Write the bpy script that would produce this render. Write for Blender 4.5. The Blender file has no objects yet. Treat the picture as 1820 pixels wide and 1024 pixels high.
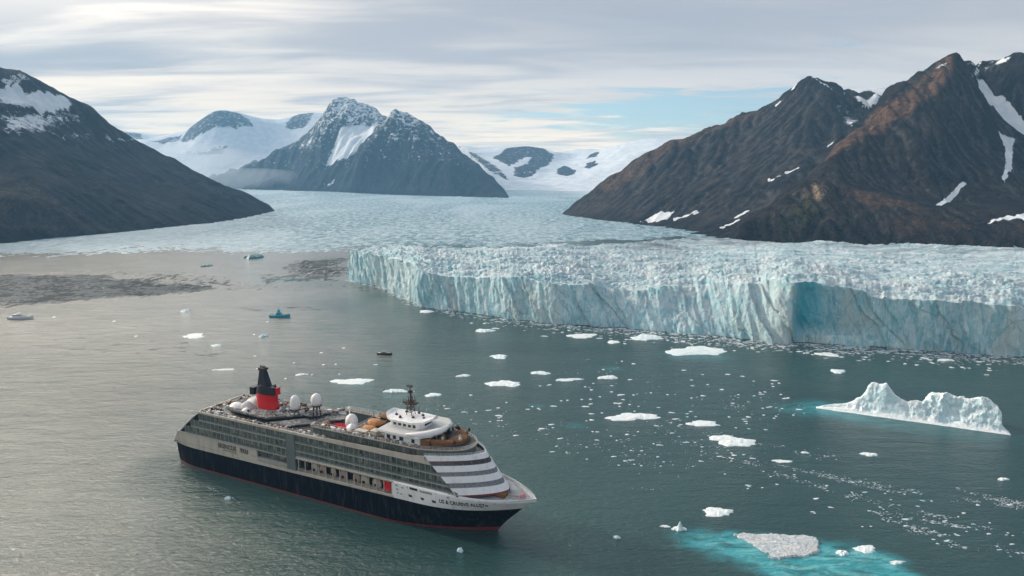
import bpy, bmesh, math, random
import numpy as np
from mathutils import Vector, Matrix
R = math.radians
sc = bpy.context.scene
COL = sc.collection
# ------------------------------------------------------------------ camera
CW, CHh, F = 1820., 1024., 1213.
CX, CY, YH, CZ = 910., 512., 310., 150.
PITCH = math.atan((CY - YH) / F)
cam = bpy.data.cameras.new("camera"); camo = bpy.data.objects.new("camera", cam); COL.objects.link(camo)
cam.sensor_width = 36.; cam.lens = 36. * F / CW; cam.clip_start = 1.; cam.clip_end = 60000.
camo.location = (0, 0, CZ); camo.rotation_euler = (math.pi / 2 - PITCH, 0, 0)
sc.camera = camo
# ------------------------------------------------------------------ light and sky
SUN_AZ, SUN_EL = R(-66), R(22)
sc.view_settings.view_transform = 'Standard'; sc.view_settings.look = 'None'
sc.view_settings.exposure = 0.0; sc.view_settings.gamma = 1.0; sc.view_settings.use_curve_mapping = False
sc.cycles.max_bounces = 6; sc.cycles.volume_bounces = 1
sl = bpy.data.lights.new("sun", 'SUN'); sl.energy = 3.3; sl.angle = R(4); sl.color = (1.0, .86, .72)
so = bpy.data.objects.new("sun", sl); COL.objects.link(so)
sd = Vector((math.sin(SUN_AZ) * math.cos(SUN_EL), math.cos(SUN_AZ) * math.cos(SUN_EL), math.sin(SUN_EL)))
so.rotation_euler = sd.to_track_quat('Z', 'Y').to_euler(); so.location = (0, 0, 900)


class NT:
    """small helper to write node trees"""
    def __init__(s, tree):
        s.t = tree; s.t.nodes.clear()

    def n(s, kind, **kw):
        nd = s.t.nodes.new(kind)
        for k, v in kw.items():
            if hasattr(nd, k) and not k.startswith('i_'):
                setattr(nd, k, v)
        return nd

    def set(s, sock, v):
        if isinstance(v, bpy.types.NodeSocket):
            s.t.links.new(v, sock)
        else:
            if hasattr(sock.default_value, '__len__') and not hasattr(v, '__len__'):
                v = [v] * len(sock.default_value)
            elif hasattr(sock.default_value, '__len__') and len(sock.default_value) == 4 and len(v) == 3:
                v = tuple(v) + (1,)
            sock.default_value = v

    def math(s, op, a, b=0., c=0., clamp=False):
        nd = s.n('ShaderNodeMath', operation=op, use_clamp=clamp)
        s.set(nd.inputs[0], a); s.set(nd.inputs[1], b); s.set(nd.inputs[2], c)
        return nd.outputs[0]

    def vmath(s, op, a, b=(0, 0, 0)):
        nd = s.n('ShaderNodeVectorMath', operation=op)
        s.set(nd.inputs[0], a); s.set(nd.inputs[1], b)
        return nd.outputs['Value'] if op in ('LENGTH', 'DOT_PRODUCT', 'DISTANCE') else nd.outputs[0]

    def mix(s, f, a, b, mode='MIX'):
        nd = s.n('ShaderNodeMix', data_type='RGBA', blend_type=mode, clamp_factor=True)
        s.set(nd.inputs[0], f); s.set(nd.inputs[6], a); s.set(nd.inputs[7], b)
        return nd.outputs[2]

    def ramp(s, v, lo, hi, a=0., b=1., smooth=True):
        nd = s.n('ShaderNodeMapRange', interpolation_type='SMOOTHSTEP' if smooth else 'LINEAR')
        s.set(nd.inputs['Value'], v); s.set(nd.inputs['From Min'], lo); s.set(nd.inputs['From Max'], hi)
        s.set(nd.inputs['To Min'], a); s.set(nd.inputs['To Max'], b)
        return nd.outputs['Result']

    def noise(s, vec, scale, detail=4., rough=.55, dist=0., lac=2., ntype='FBM'):
        nd = s.n('ShaderNodeTexNoise', noise_type=ntype, normalize=True)
        s.set(nd.inputs['Vector'], vec); s.set(nd.inputs['Scale'], scale); s.set(nd.inputs['Detail'], detail)
        s.set(nd.inputs['Roughness'], rough); s.set(nd.inputs['Distortion'], dist); s.set(nd.inputs['Lacunarity'], lac)
        return nd.outputs['Fac']

    def voro(s, vec, scale, feature='F1', out='Distance', rnd=1.):
        nd = s.n('ShaderNodeTexVoronoi', feature=feature)
        s.set(nd.inputs['Vector'], vec); s.set(nd.inputs['Scale'], scale); s.set(nd.inputs['Randomness'], rnd)
        return nd.outputs[out]

    def mapping(s, vec, loc=(0, 0, 0), rot=(0, 0, 0), scale=(1, 1, 1)):
        nd = s.n('ShaderNodeMapping')
        s.set(nd.inputs['Vector'], vec); s.set(nd.inputs['Location'], loc); s.set(nd.inputs['Rotation'], rot); s.set(nd.inputs['Scale'], scale)
        return nd.outputs[0]

    def pos(s):
        return s.n('ShaderNodeNewGeometry').outputs['Position']

    def obj(s):
        return s.n('ShaderNodeTexCoord').outputs['Object']

    def nz(s):
        nd = s.n('ShaderNodeSeparateXYZ'); s.t.links.new(s.n('ShaderNodeNewGeometry').outputs['Normal'], nd.inputs[0]); return nd.outputs[2]

    def xyz(s, v):
        nd = s.n('ShaderNodeSeparateXYZ'); s.t.links.new(v, nd.inputs[0]); return nd.outputs

    def comb(s, x, y, z):
        nd = s.n('ShaderNodeCombineXYZ'); s.set(nd.inputs[0], x); s.set(nd.inputs[1], y); s.set(nd.inputs[2], z); return nd.outputs[0]

    def attr(s, name):
        return s.n('ShaderNodeAttribute', attribute_name=name).outputs['Fac']

    def bump(s, h, dist=1., strength=1.):
        nd = s.n('ShaderNodeBump'); s.set(nd.inputs['Height'], h); s.set(nd.inputs['Distance'], dist); s.set(nd.inputs['Strength'], strength)
        return nd.outputs[0]

    def out(s, col, rough=.6, normal=None, metal=0., spec=.5, ior=1.45, **kw):
        p = s.n('ShaderNodeBsdfPrincipled')
        s.set(p.inputs['Base Color'], col); s.set(p.inputs['Roughness'], rough); s.set(p.inputs['Metallic'], metal)
        s.set(p.inputs['Specular IOR Level'], spec); s.set(p.inputs['IOR'], ior)
        if normal is not None:
            s.set(p.inputs['Normal'], normal)
        for k, v in kw.items():
            s.set(p.inputs[k.replace('_', ' ')], v)
        o = s.n('ShaderNodeOutputMaterial'); s.t.links.new(p.outputs[0], o.inputs[0])
        return p


world = bpy.data.worlds.new("World"); sc.world = world; world.use_nodes = True
w = NT(world.node_tree)
sky = w.n('ShaderNodeTexSky'); sky.sky_type = 'NISHITA'; sky.sun_disc = False; sky.sun_elevation = SUN_EL; sky.sun_rotation = SUN_AZ % (2 * math.pi)
sky.air_density = 1.0; sky.dust_density = .4; sky.ozone_density = 1.5
dirv = w.n('ShaderNodeTexCoord').outputs['Generated']
dx, dy, dz = w.xyz(dirv)
zc = w.math('MAXIMUM', dz, 0.0)
den = w.math('ADD', zc, 0.075)
cp = w.comb(w.math('DIVIDE', dx, den), w.math('DIVIDE', dy, den), 0.)     # cloud deck seen in perspective
n1 = w.noise(w.mapping(cp, (3.1, 1.7, 0), (0, 0, R(6)), (.24, .62, 1)), 1.0, 5, .5, .35)
n2 = w.noise(w.mapping(cp, (9.3, 4.2, 0), (0, 0, R(-4)), (.60, 1.7, 1)), 1.1, 6, .55, .6)
n3 = w.noise(w.mapping(cp, (1.3, 7.7, 0), (0, 0, R(3)), (.13, .3, 1)), 1.0, 3, .5, .2)
hz = w.math('SQRT', w.math('ADD', w.math('MULTIPLY', dx, dx), w.math('MULTIPLY', dy, dy)))
tx = w.math('DIVIDE', dx, w.math('MAXIMUM', dy, .05))                       # tan(azimuth), + is right
el = w.math('DIVIDE', dz, w.math('MAXIMUM', hz, .01))                       # tan(elevation)


def gauss(t, x, x0, sx, y, y0, sy):
    a = t.math('DIVIDE', t.math('SUBTRACT', x, x0), sx); b = t.math('DIVIDE', t.math('SUBTRACT', y, y0), sy)
    r = t.math('ADD', t.math('MULTIPLY', a, a), t.math('MULTIPLY', b, b))
    return t.math('EXPONENT', t.math('MULTIPLY', r, -1.))


cl = w.math('ADD', w.math('MULTIPLY', n1, .68), w.math('MULTIPLY', n2, .32))
bright = w.ramp(cl, .45, .62)
dark = w.ramp(n3, .42, .58)
c_grey = w.mix(dark, (.31, .35, .41), (.46, .455, .475))
c_col = w.mix(w.math('MULTIPLY', bright, .75), c_grey, (.70, .655, .62))
left = w.ramp(tx, -.9, .25, 1., 0.)
topd = w.math('MULTIPLY', w.ramp(el, .13, .22), w.ramp(tx, -.55, -.15, .25, 1.))
c_col = w.mix(w.math('MULTIPLY', topd, .55), c_col, (.34, .375, .44))
c_col = w.mix(w.math('MULTIPLY', w.math('MULTIPLY', bright, left), .95), c_col, (1.15, .98, .80))
lowband = w.math('MULTIPLY', w.ramp(el, .05, .15, 1., 0.), w.ramp(tx, .1, .5, 1., .3))
c_col = w.mix(w.math('MULTIPLY', lowband, w.ramp(n2, .34, .58, .30, 1.)), c_col, (1.20, .97, .70))
tl = w.math('MULTIPLY', gauss(w, tx, -.62, .42, el, .235, .085), w.ramp(w.math('ADD', w.math('MULTIPLY', n2, .6), w.math('MULTIPLY', n1, .4)), .40, .58, .15, 1.))
c_col = w.mix(w.math('MULTIPLY', tl, .9), c_col, (1.25, 1.10, .92))
# bright patch added out of view, above left, to light up the water
azi = w.math('ARCTAN2', dx, dy); eli = w.math('ARCSINE', dz)
glow = w.math('ADD', gauss(w, azi, R(-44), R(21), eli, R(37), R(13)), w.math('MULTIPLY', gauss(w, azi, R(-38), R(16), eli, R(17), R(6)), .05))
c_col = w.mix(1., c_col, w.mix(glow, (0, 0, 0), (9.0, 7.9, 6.4)), 'ADD')
wide = gauss(w, tx, .30, .42, el, .10, .085)
hole = gauss(w, tx, .26, .21, el, .088, .034)
hole = w.math('ADD', hole, w.math('MULTIPLY', gauss(w, tx, .60, .16, el, .235, .03), .35))
hole = w.ramp(w.math('ADD', hole, w.math('MULTIPLY', w.math('SUBTRACT', w.noise(w.mapping(cp, (2.2, 5.1, 0), (0, 0, R(12)), (.9, 2.0, 1)), 1.2, 6, .6, .8), .5), 3.2)), .25, .80)
hole = w.math('MULTIPLY', hole, w.ramp(wide, .15, .5))
bgs = w.n('ShaderNodeBackground'); w.set(bgs.inputs[0], sky.outputs[0]); bgs.inputs[1].default_value = .15
bgc = w.n('ShaderNodeBackground'); w.set(bgc.inputs[0], c_col); bgc.inputs[1].default_value = 1.22
cover = w.math('SUBTRACT', 1., w.math('MULTIPLY', hole, 1.0))
mx = w.n('ShaderNodeMixShader'); w.set(mx.inputs[0], cover); w.t.links.new(bgs.outputs[0], mx.inputs[1]); w.t.links.new(bgc.outputs[0], mx.inputs[2])
wo = w.n('ShaderNodeOutputWorld'); w.t.links.new(mx.outputs[0], wo.inputs[0])

# ------------------------------------------------------------------ projection helpers (where a pixel of the photograph meets the world)
_c, _s = math.cos(PITCH), math.sin(PITCH)


def ray(px, py):
    px = np.asarray(px, float); py = np.asarray(py, float)
    v = -(py - CY)
    return np.stack([px - CX, F * _c + v * _s, -F * _s + v * _c], -1)


def at(px, py, z=0.):
    r = ray(px, py); t = (np.asarray(z, float) - CZ) / r[..., 2]
    return np.array([0, 0, CZ]) + r * t[..., None]


def atd(px, py, d):
    r = ray(px, py); t = np.asarray(d, float) / r[..., 1]
    return np.array([0, 0, CZ]) + r * t[..., None]


# ------------------------------------------------------------------ numpy noise
def _hash(ix, iy, seed):
    h = (ix.astype(np.int64) * 374761393 + iy.astype(np.int64) * 668265263 + seed * 974634777) & 0xffffffff
    h = ((h ^ (h >> 13)) * 1274126177) & 0xffffffff
    return (h ^ (h >> 16)) & 0xffffffff


def gn(x, y, seed=0):
    x = np.asarray(x, float); y = np.asarray(y, float)
    ix = np.floor(x); iy = np.floor(y); fx = x - ix; fy = y - iy
    ix = ix.astype(np.int64); iy = iy.astype(np.int64)

    def g(a, b):
        an = _hash(ix + a, iy + b, seed) * (2 * np.pi / 4294967296.)
        return np.cos(an) * (fx - a) + np.sin(an) * (fy - b)
    u = fx * fx * fx * (fx * (fx * 6 - 15) + 10); v = fy * fy * fy * (fy * (fy * 6 - 15) + 10)
    a = g(0, 0) * (1 - u) + g(1, 0) * u; b = g(0, 1) * (1 - u) + g(1, 1) * u
    return (a * (1 - v) + b * v) * 1.45


def fbm(x, y, o=4, seed=0, gain=.5):
    s = 0; a = 1.; f = 1.; n = 0
    for k in range(o):
        s = s + a * gn(x * f + 17.3 * k, y * f - 9.1 * k, seed + k); n += a; a *= gain; f *= 2.03
    return s / n


def ridged(x, y, o=4, seed=0, gain=.5):
    s = 0; a = 1.; f = 1.; n = 0
    for k in range(o):
        s = s + a * (1 - np.abs(gn(x * f + 11.7 * k, y * f + 5.3 * k, seed + k)) * 2); n += a; a *= gain; f *= 2.07
    return s / n


def sstep(a, b, x):
    t = np.clip((x - a) / (b - a), 0, 1); return t * t * (3 - 2 * t)


# ------------------------------------------------------------------ mesh helpers
def np_mesh(name, V, Fq, mats, smooth=True, attrs=None, matidx=None):
    me = bpy.data.meshes.new(name); V = np.asarray(V, np.float32); Fq = np.asarray(Fq, np.int32)
    k = Fq.shape[1]
    me.vertices.add(len(V)); me.vertices.foreach_set('co', V.ravel())
    me.loops.add(Fq.size); me.loops.foreach_set('vertex_index', Fq.ravel())
    me.polygons.add(len(Fq)); me.polygons.foreach_set('loop_start', np.arange(0, Fq.size, k, dtype=np.int32))
    me.polygons.foreach_set('loop_total', np.full(len(Fq), k, np.int32))
    me.polygons.foreach_set('use_smooth', np.full(len(Fq), smooth))
    for m in (mats if isinstance(mats, (list, tuple)) else [mats]):
        me.materials.append(m)
    if matidx is not None:
        me.polygons.foreach_set('material_index', np.asarray(matidx, np.int32))
    for k2, v in (attrs or {}).items():
        at_ = me.attributes.new(k2, 'FLOAT', 'POINT'); at_.data.foreach_set('value', np.asarray(v, np.float32).ravel())
    me.update(calc_edges=True); me.validate()
    return me


def grid_faces(nr, nc, keep=None):
    i = np.arange(nr - 1)[:, None] * nc + np.arange(nc - 1)[None, :]
    f = np.stack([i, i + 1, i + nc + 1, i + nc], -1).reshape(-1, 4)
    if keep is not None:
        kv = keep.ravel(); f = f[kv[f].any(1)]
    return f


def link(name, me, parent=None, loc=None):
    o = bpy.data.objects.new(name, me); COL.objects.link(o)
    if parent is not None:
        o.parent = parent
    if loc is not None:
        o.location = loc
    return o


def tag(o, label=None, cat=None, group=None, kind=None):
    if label: o['label'] = label
    if cat: o['category'] = cat
    if group: o['group'] = group
    if kind: o['kind'] = kind
    return o


def material(name):
    m = bpy.data.materials.new(name); m.use_nodes = True
    return m, NT(m.node_tree)


# ------------------------------------------------------------------ materials of the setting
def mat_water():
    m, t = material('water')
    P = t.pos()
    big = t.noise(t.mapping(P, scale=(1, 1.0, 1), rot=(0, 0, R(20))), 1 / 55., 3, .5, .6)
    swell = t.noise(t.mapping(P, rot=(0, 0, R(-24)), scale=(1, 3.4, 1)), 1 / 26., 3, .5, .5)
    rip = t.noise(t.mapping(P, rot=(0, 0, R(14)), scale=(1, 1.9, 1)), 1 / 3.2, 4, .62, .4)
    fine = t.noise(t.mapping(P, rot=(0, 0, R(-10)), scale=(1, 1.5, 1)), 1 / .9, 3, .6)
    ch = t.attr('chop')
    h = t.math('ADD', t.math('MULTIPLY', swell, 1.5), t.math('ADD', t.math('MULTIPLY', rip, .95), t.math('MULTIPLY', fine, .26)))
    h = t.math('ADD', h, t.math('MULTIPLY', big, 1.2))
    nrm = t.bump(h, 1.0, t.math('MULTIPLY', ch, 1.))
    tone_sheen = t.noise(P, 1 / 240., 4, .55, .8)
    base = t.mix(t.ramp(tone_sheen, .35, .65), (.014, .052, .054), (.030, .078, .076))
    base = t.mix(t.attr('tone_sheen'), base, (.30, .298, .27))  # pale beige stands in for bright sky reflected on the water
    sn = t.noise(t.mapping(P, scale=(1, .30, 1)), 1 / 7., 7, .8); sm = t.ramp(t.math('ADD', sn, t.math('MULTIPLY', t.attr('slush'), .22)), .575, .66)
    sm = t.math('MULTIPLY', sm, t.ramp(t.attr('slush'), .02, .25)); base = t.mix(sm, base, (.012, .020, .028))
    teal = t.attr('teal')
    tn = t.noise(t.mapping(P, rot=(0, 0, R(-15)), scale=(1, 2.6, 1)), 1 / 11., 4, .6, .6)
    base = t.mix(t.math('MULTIPLY', teal, t.ramp(tn, .30, .66, .25, 1.)), base, (.035, .31, .36))
    tw = t.noise(t.mapping(P, rot=(0, 0, R(-28)), scale=(1, 3.2, 1)), 1 / 14., 5, .65, .8)
    base = t.mix(t.math('MULTIPLY', t.ramp(teal, .75, 1.15), t.ramp(tw, .42, .66, 0., .8)), base, (.17, .52, .55))
    t.out(base, t.math('ADD', .16, t.math('MULTIPLY', sm, .5)), nrm, spec=t.math('SUBTRACT', .5, t.math('MULTIPLY', sm, .42)), ior=1.45)
    return m


def snowcol(t, P, sc_=1.):
    n = t.noise(P, .03 * sc_, 4, .6)
    return t.mix(t.ramp(n, .3, .7), (.62, .70, .78), (.80, .82, .84))


def mat_rock(name, warm=0.5, scale=1., dark=1.0, blue=0.):
    m, t = material(name)
    P = t.pos(); nz = t.nz(); hgt = t.xyz(P)[2]
    w1 = t.noise(P, .012 * scale, 5, .6, .8)
    w2 = t.noise(P, .07 * scale, 5, .65)
    w3 = t.noise(t.mapping(P, scale=(1, 1, .22)), .16 * scale, 5, .7)
    w4 = t.noise(P, .30 * scale, 4, .75)
    cliff = t.mix(t.ramp(w3, .3, .7), (.006, .009, .014), (.044, .045, .049))
    cliff = t.mix(t.ramp(w2, .4, .75), cliff, (.060, .050, .046))
    scree = t.mix(t.ramp(w1, .35, .65), (.030, .029, .034), (.074, .058, .052))
    scree = t.mix(t.ramp(w2, .45, .8), scree, (.030, .030, .035))
    rust = t.mix(t.ramp(w2, .3, .7), (.13, .072, .046), (.21, .128, .085))  # rust-brown rock; on the right mountains it also paints sunlit faces
    sl = t.ramp(t.math('ADD', nz, t.math('MULTIPLY', t.math('SUBTRACT', w2, .5), .30)), .74, .88)
    base = t.mix(sl, cliff, scree)
    ch = t.attr('chute')
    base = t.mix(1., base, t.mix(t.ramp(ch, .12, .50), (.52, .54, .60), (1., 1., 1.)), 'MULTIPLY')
    base = t.mix(t.math('MULTIPLY', t.ramp(ch, .52, 1.0), t.ramp(w2, .3, .65, .15, .75)), base, (.105, .095, .090))
    rm = t.math('MULTIPLY', t.math('ADD', t.attr('rust'), t.math('MULTIPLY', t.ramp(w1, .5, .7), .25 * warm)), t.ramp(w2, .25, .6, .4, 1.))
    base = t.mix(rm, base, rust)
    moss = t.math('MULTIPLY', t.attr('moss'), t.ramp(w2, .4, .6))
    base = t.mix(moss, base, (.075, .085, .030))
    pale = t.math('MULTIPLY', t.attr('pale'), t.ramp(w3, .35, .6))
    base = t.mix(pale, base, (.36, .27, .19))
    base = t.mix(1., base, (dark * (1 - .25 * blue), dark, dark * (1 + .35 * blue)), 'MULTIPLY')  # blue tint puts distance haze into the rock colour
    base = t.mix(1., base, t.mix(t.ramp(w4, .36, .62), (.62, .62, .64), (1.25, 1.22, 1.2)), 'MULTIPLY')
    w5 = t.noise(t.mapping(P, scale=(1, 1, .6)), .034 * scale, 6, .72, .5)
    base = t.mix(1., base, t.mix(t.ramp(w5, .38, .62), (.62, .63, .66), (1.28, 1.25, 1.2)), 'MULTIPLY')
    sn = t.noise(P, .055 * scale, 6, .7)
    sf = t.noise(t.mapping(P, scale=(1, 1, .4)), .35 * scale, 3, .6)
    sm = t.math('ADD', t.attr('snow'), t.math('ADD', t.math('MULTIPLY', t.math('SUBTRACT', sn, .5), 1.5), t.math('MULTIPLY', t.math('SUBTRACT', sf, .5), .9)))
    sm = t.ramp(sm, .47, .56)
    base = t.mix(sm, base, snowcol(t, P, scale))
    bh = t.math('ADD', t.math('MULTIPLY', w3, 9. / scale), t.math('MULTIPLY', w2, 9. / scale))
    bh = t.math('ADD', bh, t.math('MULTIPLY', w4, 4. / scale))
    bh = t.math('ADD', bh, t.math('MULTIPLY', w5, 26. / scale))
    nrm = t.bump(bh, 1., t.math('SUBTRACT', 1., t.math('MULTIPLY', sm, .65)))
    t.out(base, .9, nrm, spec=.15)
    return m


def mat_glacier():
    m, t = material('glacier_ice')
    P = t.pos(); nz = t.nz()
    fl = t.noise(t.mapping(P, rot=(0, R(16), 0), scale=(1, 1, .26)), .20, 6, .68, 1.2)      # flutes down the wall
    bg = t.noise(t.mapping(P, scale=(1, 1, .55)), .035, 4, .55, .6)
    fn = t.noise(P, .9, 4, .7)
    face = t.mix(t.ramp(fl, .32, .66), (.24, .57, .66), (.70, .85, .89))
    blk = t.voro(t.mapping(P, rot=(0, R(14), 0), scale=(1, 1, .55)), .05, 'F1', 'Color')
    face = t.mix(1., face, t.mix(t.xyz(blk)[0], (.76, .84, .88), (1.18, 1.15, 1.12)), 'MULTIPLY')
    face = t.mix(t.ramp(bg, .50, .72, 0., .8), face, (.58, .68, .67))
    face = t.mix(t.math('MULTIPLY', t.attr('blue'), t.ramp(bg, .25, .6, 1., .45)), face, (.04, .38, .50))
    face = t.mix(t.attr('pale'), face, (.70, .74, .70))
    cr = t.voro(t.mapping(P, rot=(0, R(25), 0), scale=(1, 1, .6)), .06, 'DISTANCE_TO_EDGE')
    face = t.mix(t.math('MULTIPLY', t.ramp(cr, .0, .018, 1., 0.), t.ramp(bg, .5, .62, .0, .6)), face, (.05, .12, .15))
    st = t.noise(t.mapping(P, rot=(0, 0, R(28)), scale=(1, 2.6, 1)), .035, 6, .68, .9)
    st2 = t.noise(t.mapping(P, rot=(0, 0, R(-12)), scale=(1, 1.8, 1)), .25, 5, .7, .3)
    top = t.mix(t.ramp(st, .36, .60), (.27, .50, .57), (.66, .75, .79))
    st0 = t.noise(t.mapping(P, rot=(0, 0, R(20)), scale=(1, 2.2, 1)), .009, 4, .6, .7)
    top = t.mix(t.math('MULTIPLY', t.ramp(st2, .47, .70), t.ramp(st0, .35, .6, .35, 1.)), top, (.80, .83, .85))
    top = t.mix(t.math('MULTIPLY', t.ramp(fn, .52, .70), .55), top, (.20, .35, .42))
    dirt = t.noise(t.mapping(P, scale=(.35, 1.6, 1)), .02, 5, .6, .4)
    top = t.mix(t.math('MULTIPLY', t.attr('dirt'), t.ramp(dirt, .40, .66)), top, (.20, .24, .27))
    top = t.mix(t.ramp(t.attr('blue'), .5, 1.0, 0., .55), top, (.18, .42, .50))
    base = t.mix(t.ramp(nz, .38, .74), face, top)
    h = t.math('ADD', t.math('MULTIPLY', fl, 2.2), t.math('ADD', t.math('MULTIPLY', fn, .9), t.math('MULTIPLY', st2, 2.5)))
    nrm = t.bump(h, 1., .8)
    t.out(base, .55, nrm, spec=.35)
    return m


def mat_melange():
    m, t = material('brash_ice_field')
    P = t.pos()
    a = t.noise(t.mapping(P, scale=(1, .45, 1)), .055, 7, .8)
    b = t.noise(t.mapping(P, scale=(1, .5, 1)), .013, 5, .6, .5)
    c = t.noise(t.mapping(P, scale=(1, .3, 1)), .0022, 4, .6, .6)
    base = t.mix(t.ramp(a, .42, .58), (.045, .15, .21), (.44, .58, .63))
    base = t.mix(t.ramp(b, .45, .7, 0., .6), base, (.14, .28, .36))
    base = t.mix(t.ramp(c, .42, .62, 0., .55), base, (.46, .58, .64))
    base = t.mix(t.attr('white'), base, (.74, .79, .82))
    base = t.mix(t.math('MULTIPLY', t.attr('dirt'), t.ramp(b, .4, .6)), base, (.06, .10, .13))
    nrm = t.bump(t.math('MULTIPLY', a, 6.), 1., .8)
    t.out(base, .6, nrm, spec=.4)
    return m


def mat_ice(name='floe_ice', white=0.5, tint=(.22, .60, .68)):
    m, t = material(name)
    P = t.obj(); nz = t.nz()
    a = t.noise(P, .35, 5, .65, .4); b = t.noise(P, 1.6, 4, .7)
    base = t.mix(t.ramp(a, .5 - .25 * (1 - white), .75), (.90, .93, .94), (.58, .80, .86))
    base = t.mix(t.ramp(nz, .15, .75, .75 * (1.35 - white), .0), base, tint)
    base = t.mix(t.ramp(b, .58, .8, 0., .5), base, (.45, .68, .75))
    nrm = t.bump(t.math('ADD', t.math('MULTIPLY', a, 1.6), t.math('MULTIPLY', b, .5)), 1., .7)
    t.out(base, .45, nrm, spec=.4)
    return m


M_WATER = mat_water()
M_GLACIER = mat_glacier()
M_MEL = mat_melange()
M_FLOE = mat_ice('floe_ice', .6)
M_FLOEB = mat_ice('blue_floe_ice', .15, (.10, .55, .68))
M_BERG = mat_ice('iceberg_ice', .55, (.46, .76, .84))  # cyan tint paints shade onto the iceberg's steep sides

# ------------------------------------------------------------------ water sheet
def dist_poly(X, Y, pts):
    """distance to a polyline, and the parameter along it"""
    best = np.full(X.shape, 1e9)
    for (x0, y0), (x1, y1) in zip(pts[:-1], pts[1:]):
        vx, vy = x1 - x0, y1 - y0; L = vx * vx + vy * vy + 1e-9
        t = np.clip(((X - x0) * vx + (Y - y0) * vy) / L, 0, 1)
        best = np.minimum(best, np.hypot(X - x0 - t * vx, Y - y0 - t * vy))
    return best


def in_poly(X, Y, pts):
    ins = np.zeros(X.shape, bool); n = len(pts)
    for i in range(n):
        x0, y0 = pts[i]; x1, y1 = pts[(i + 1) % n]
        c = ((y0 > Y) != (y1 > Y)) & (X < (x1 - x0) * (Y - y0) / (y1 - y0 + 1e-12) + x0)
        ins ^= c
    return ins


def sdist(X, Y, pts):
    d = dist_poly(X, Y, list(pts) + [pts[0]])
    return np.where(in_poly(X, Y, pts), d, -d)


def wpts(px_list, z=0.):
    return [tuple(at(a, b, z)[:2]) for a, b in px_list]


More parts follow.
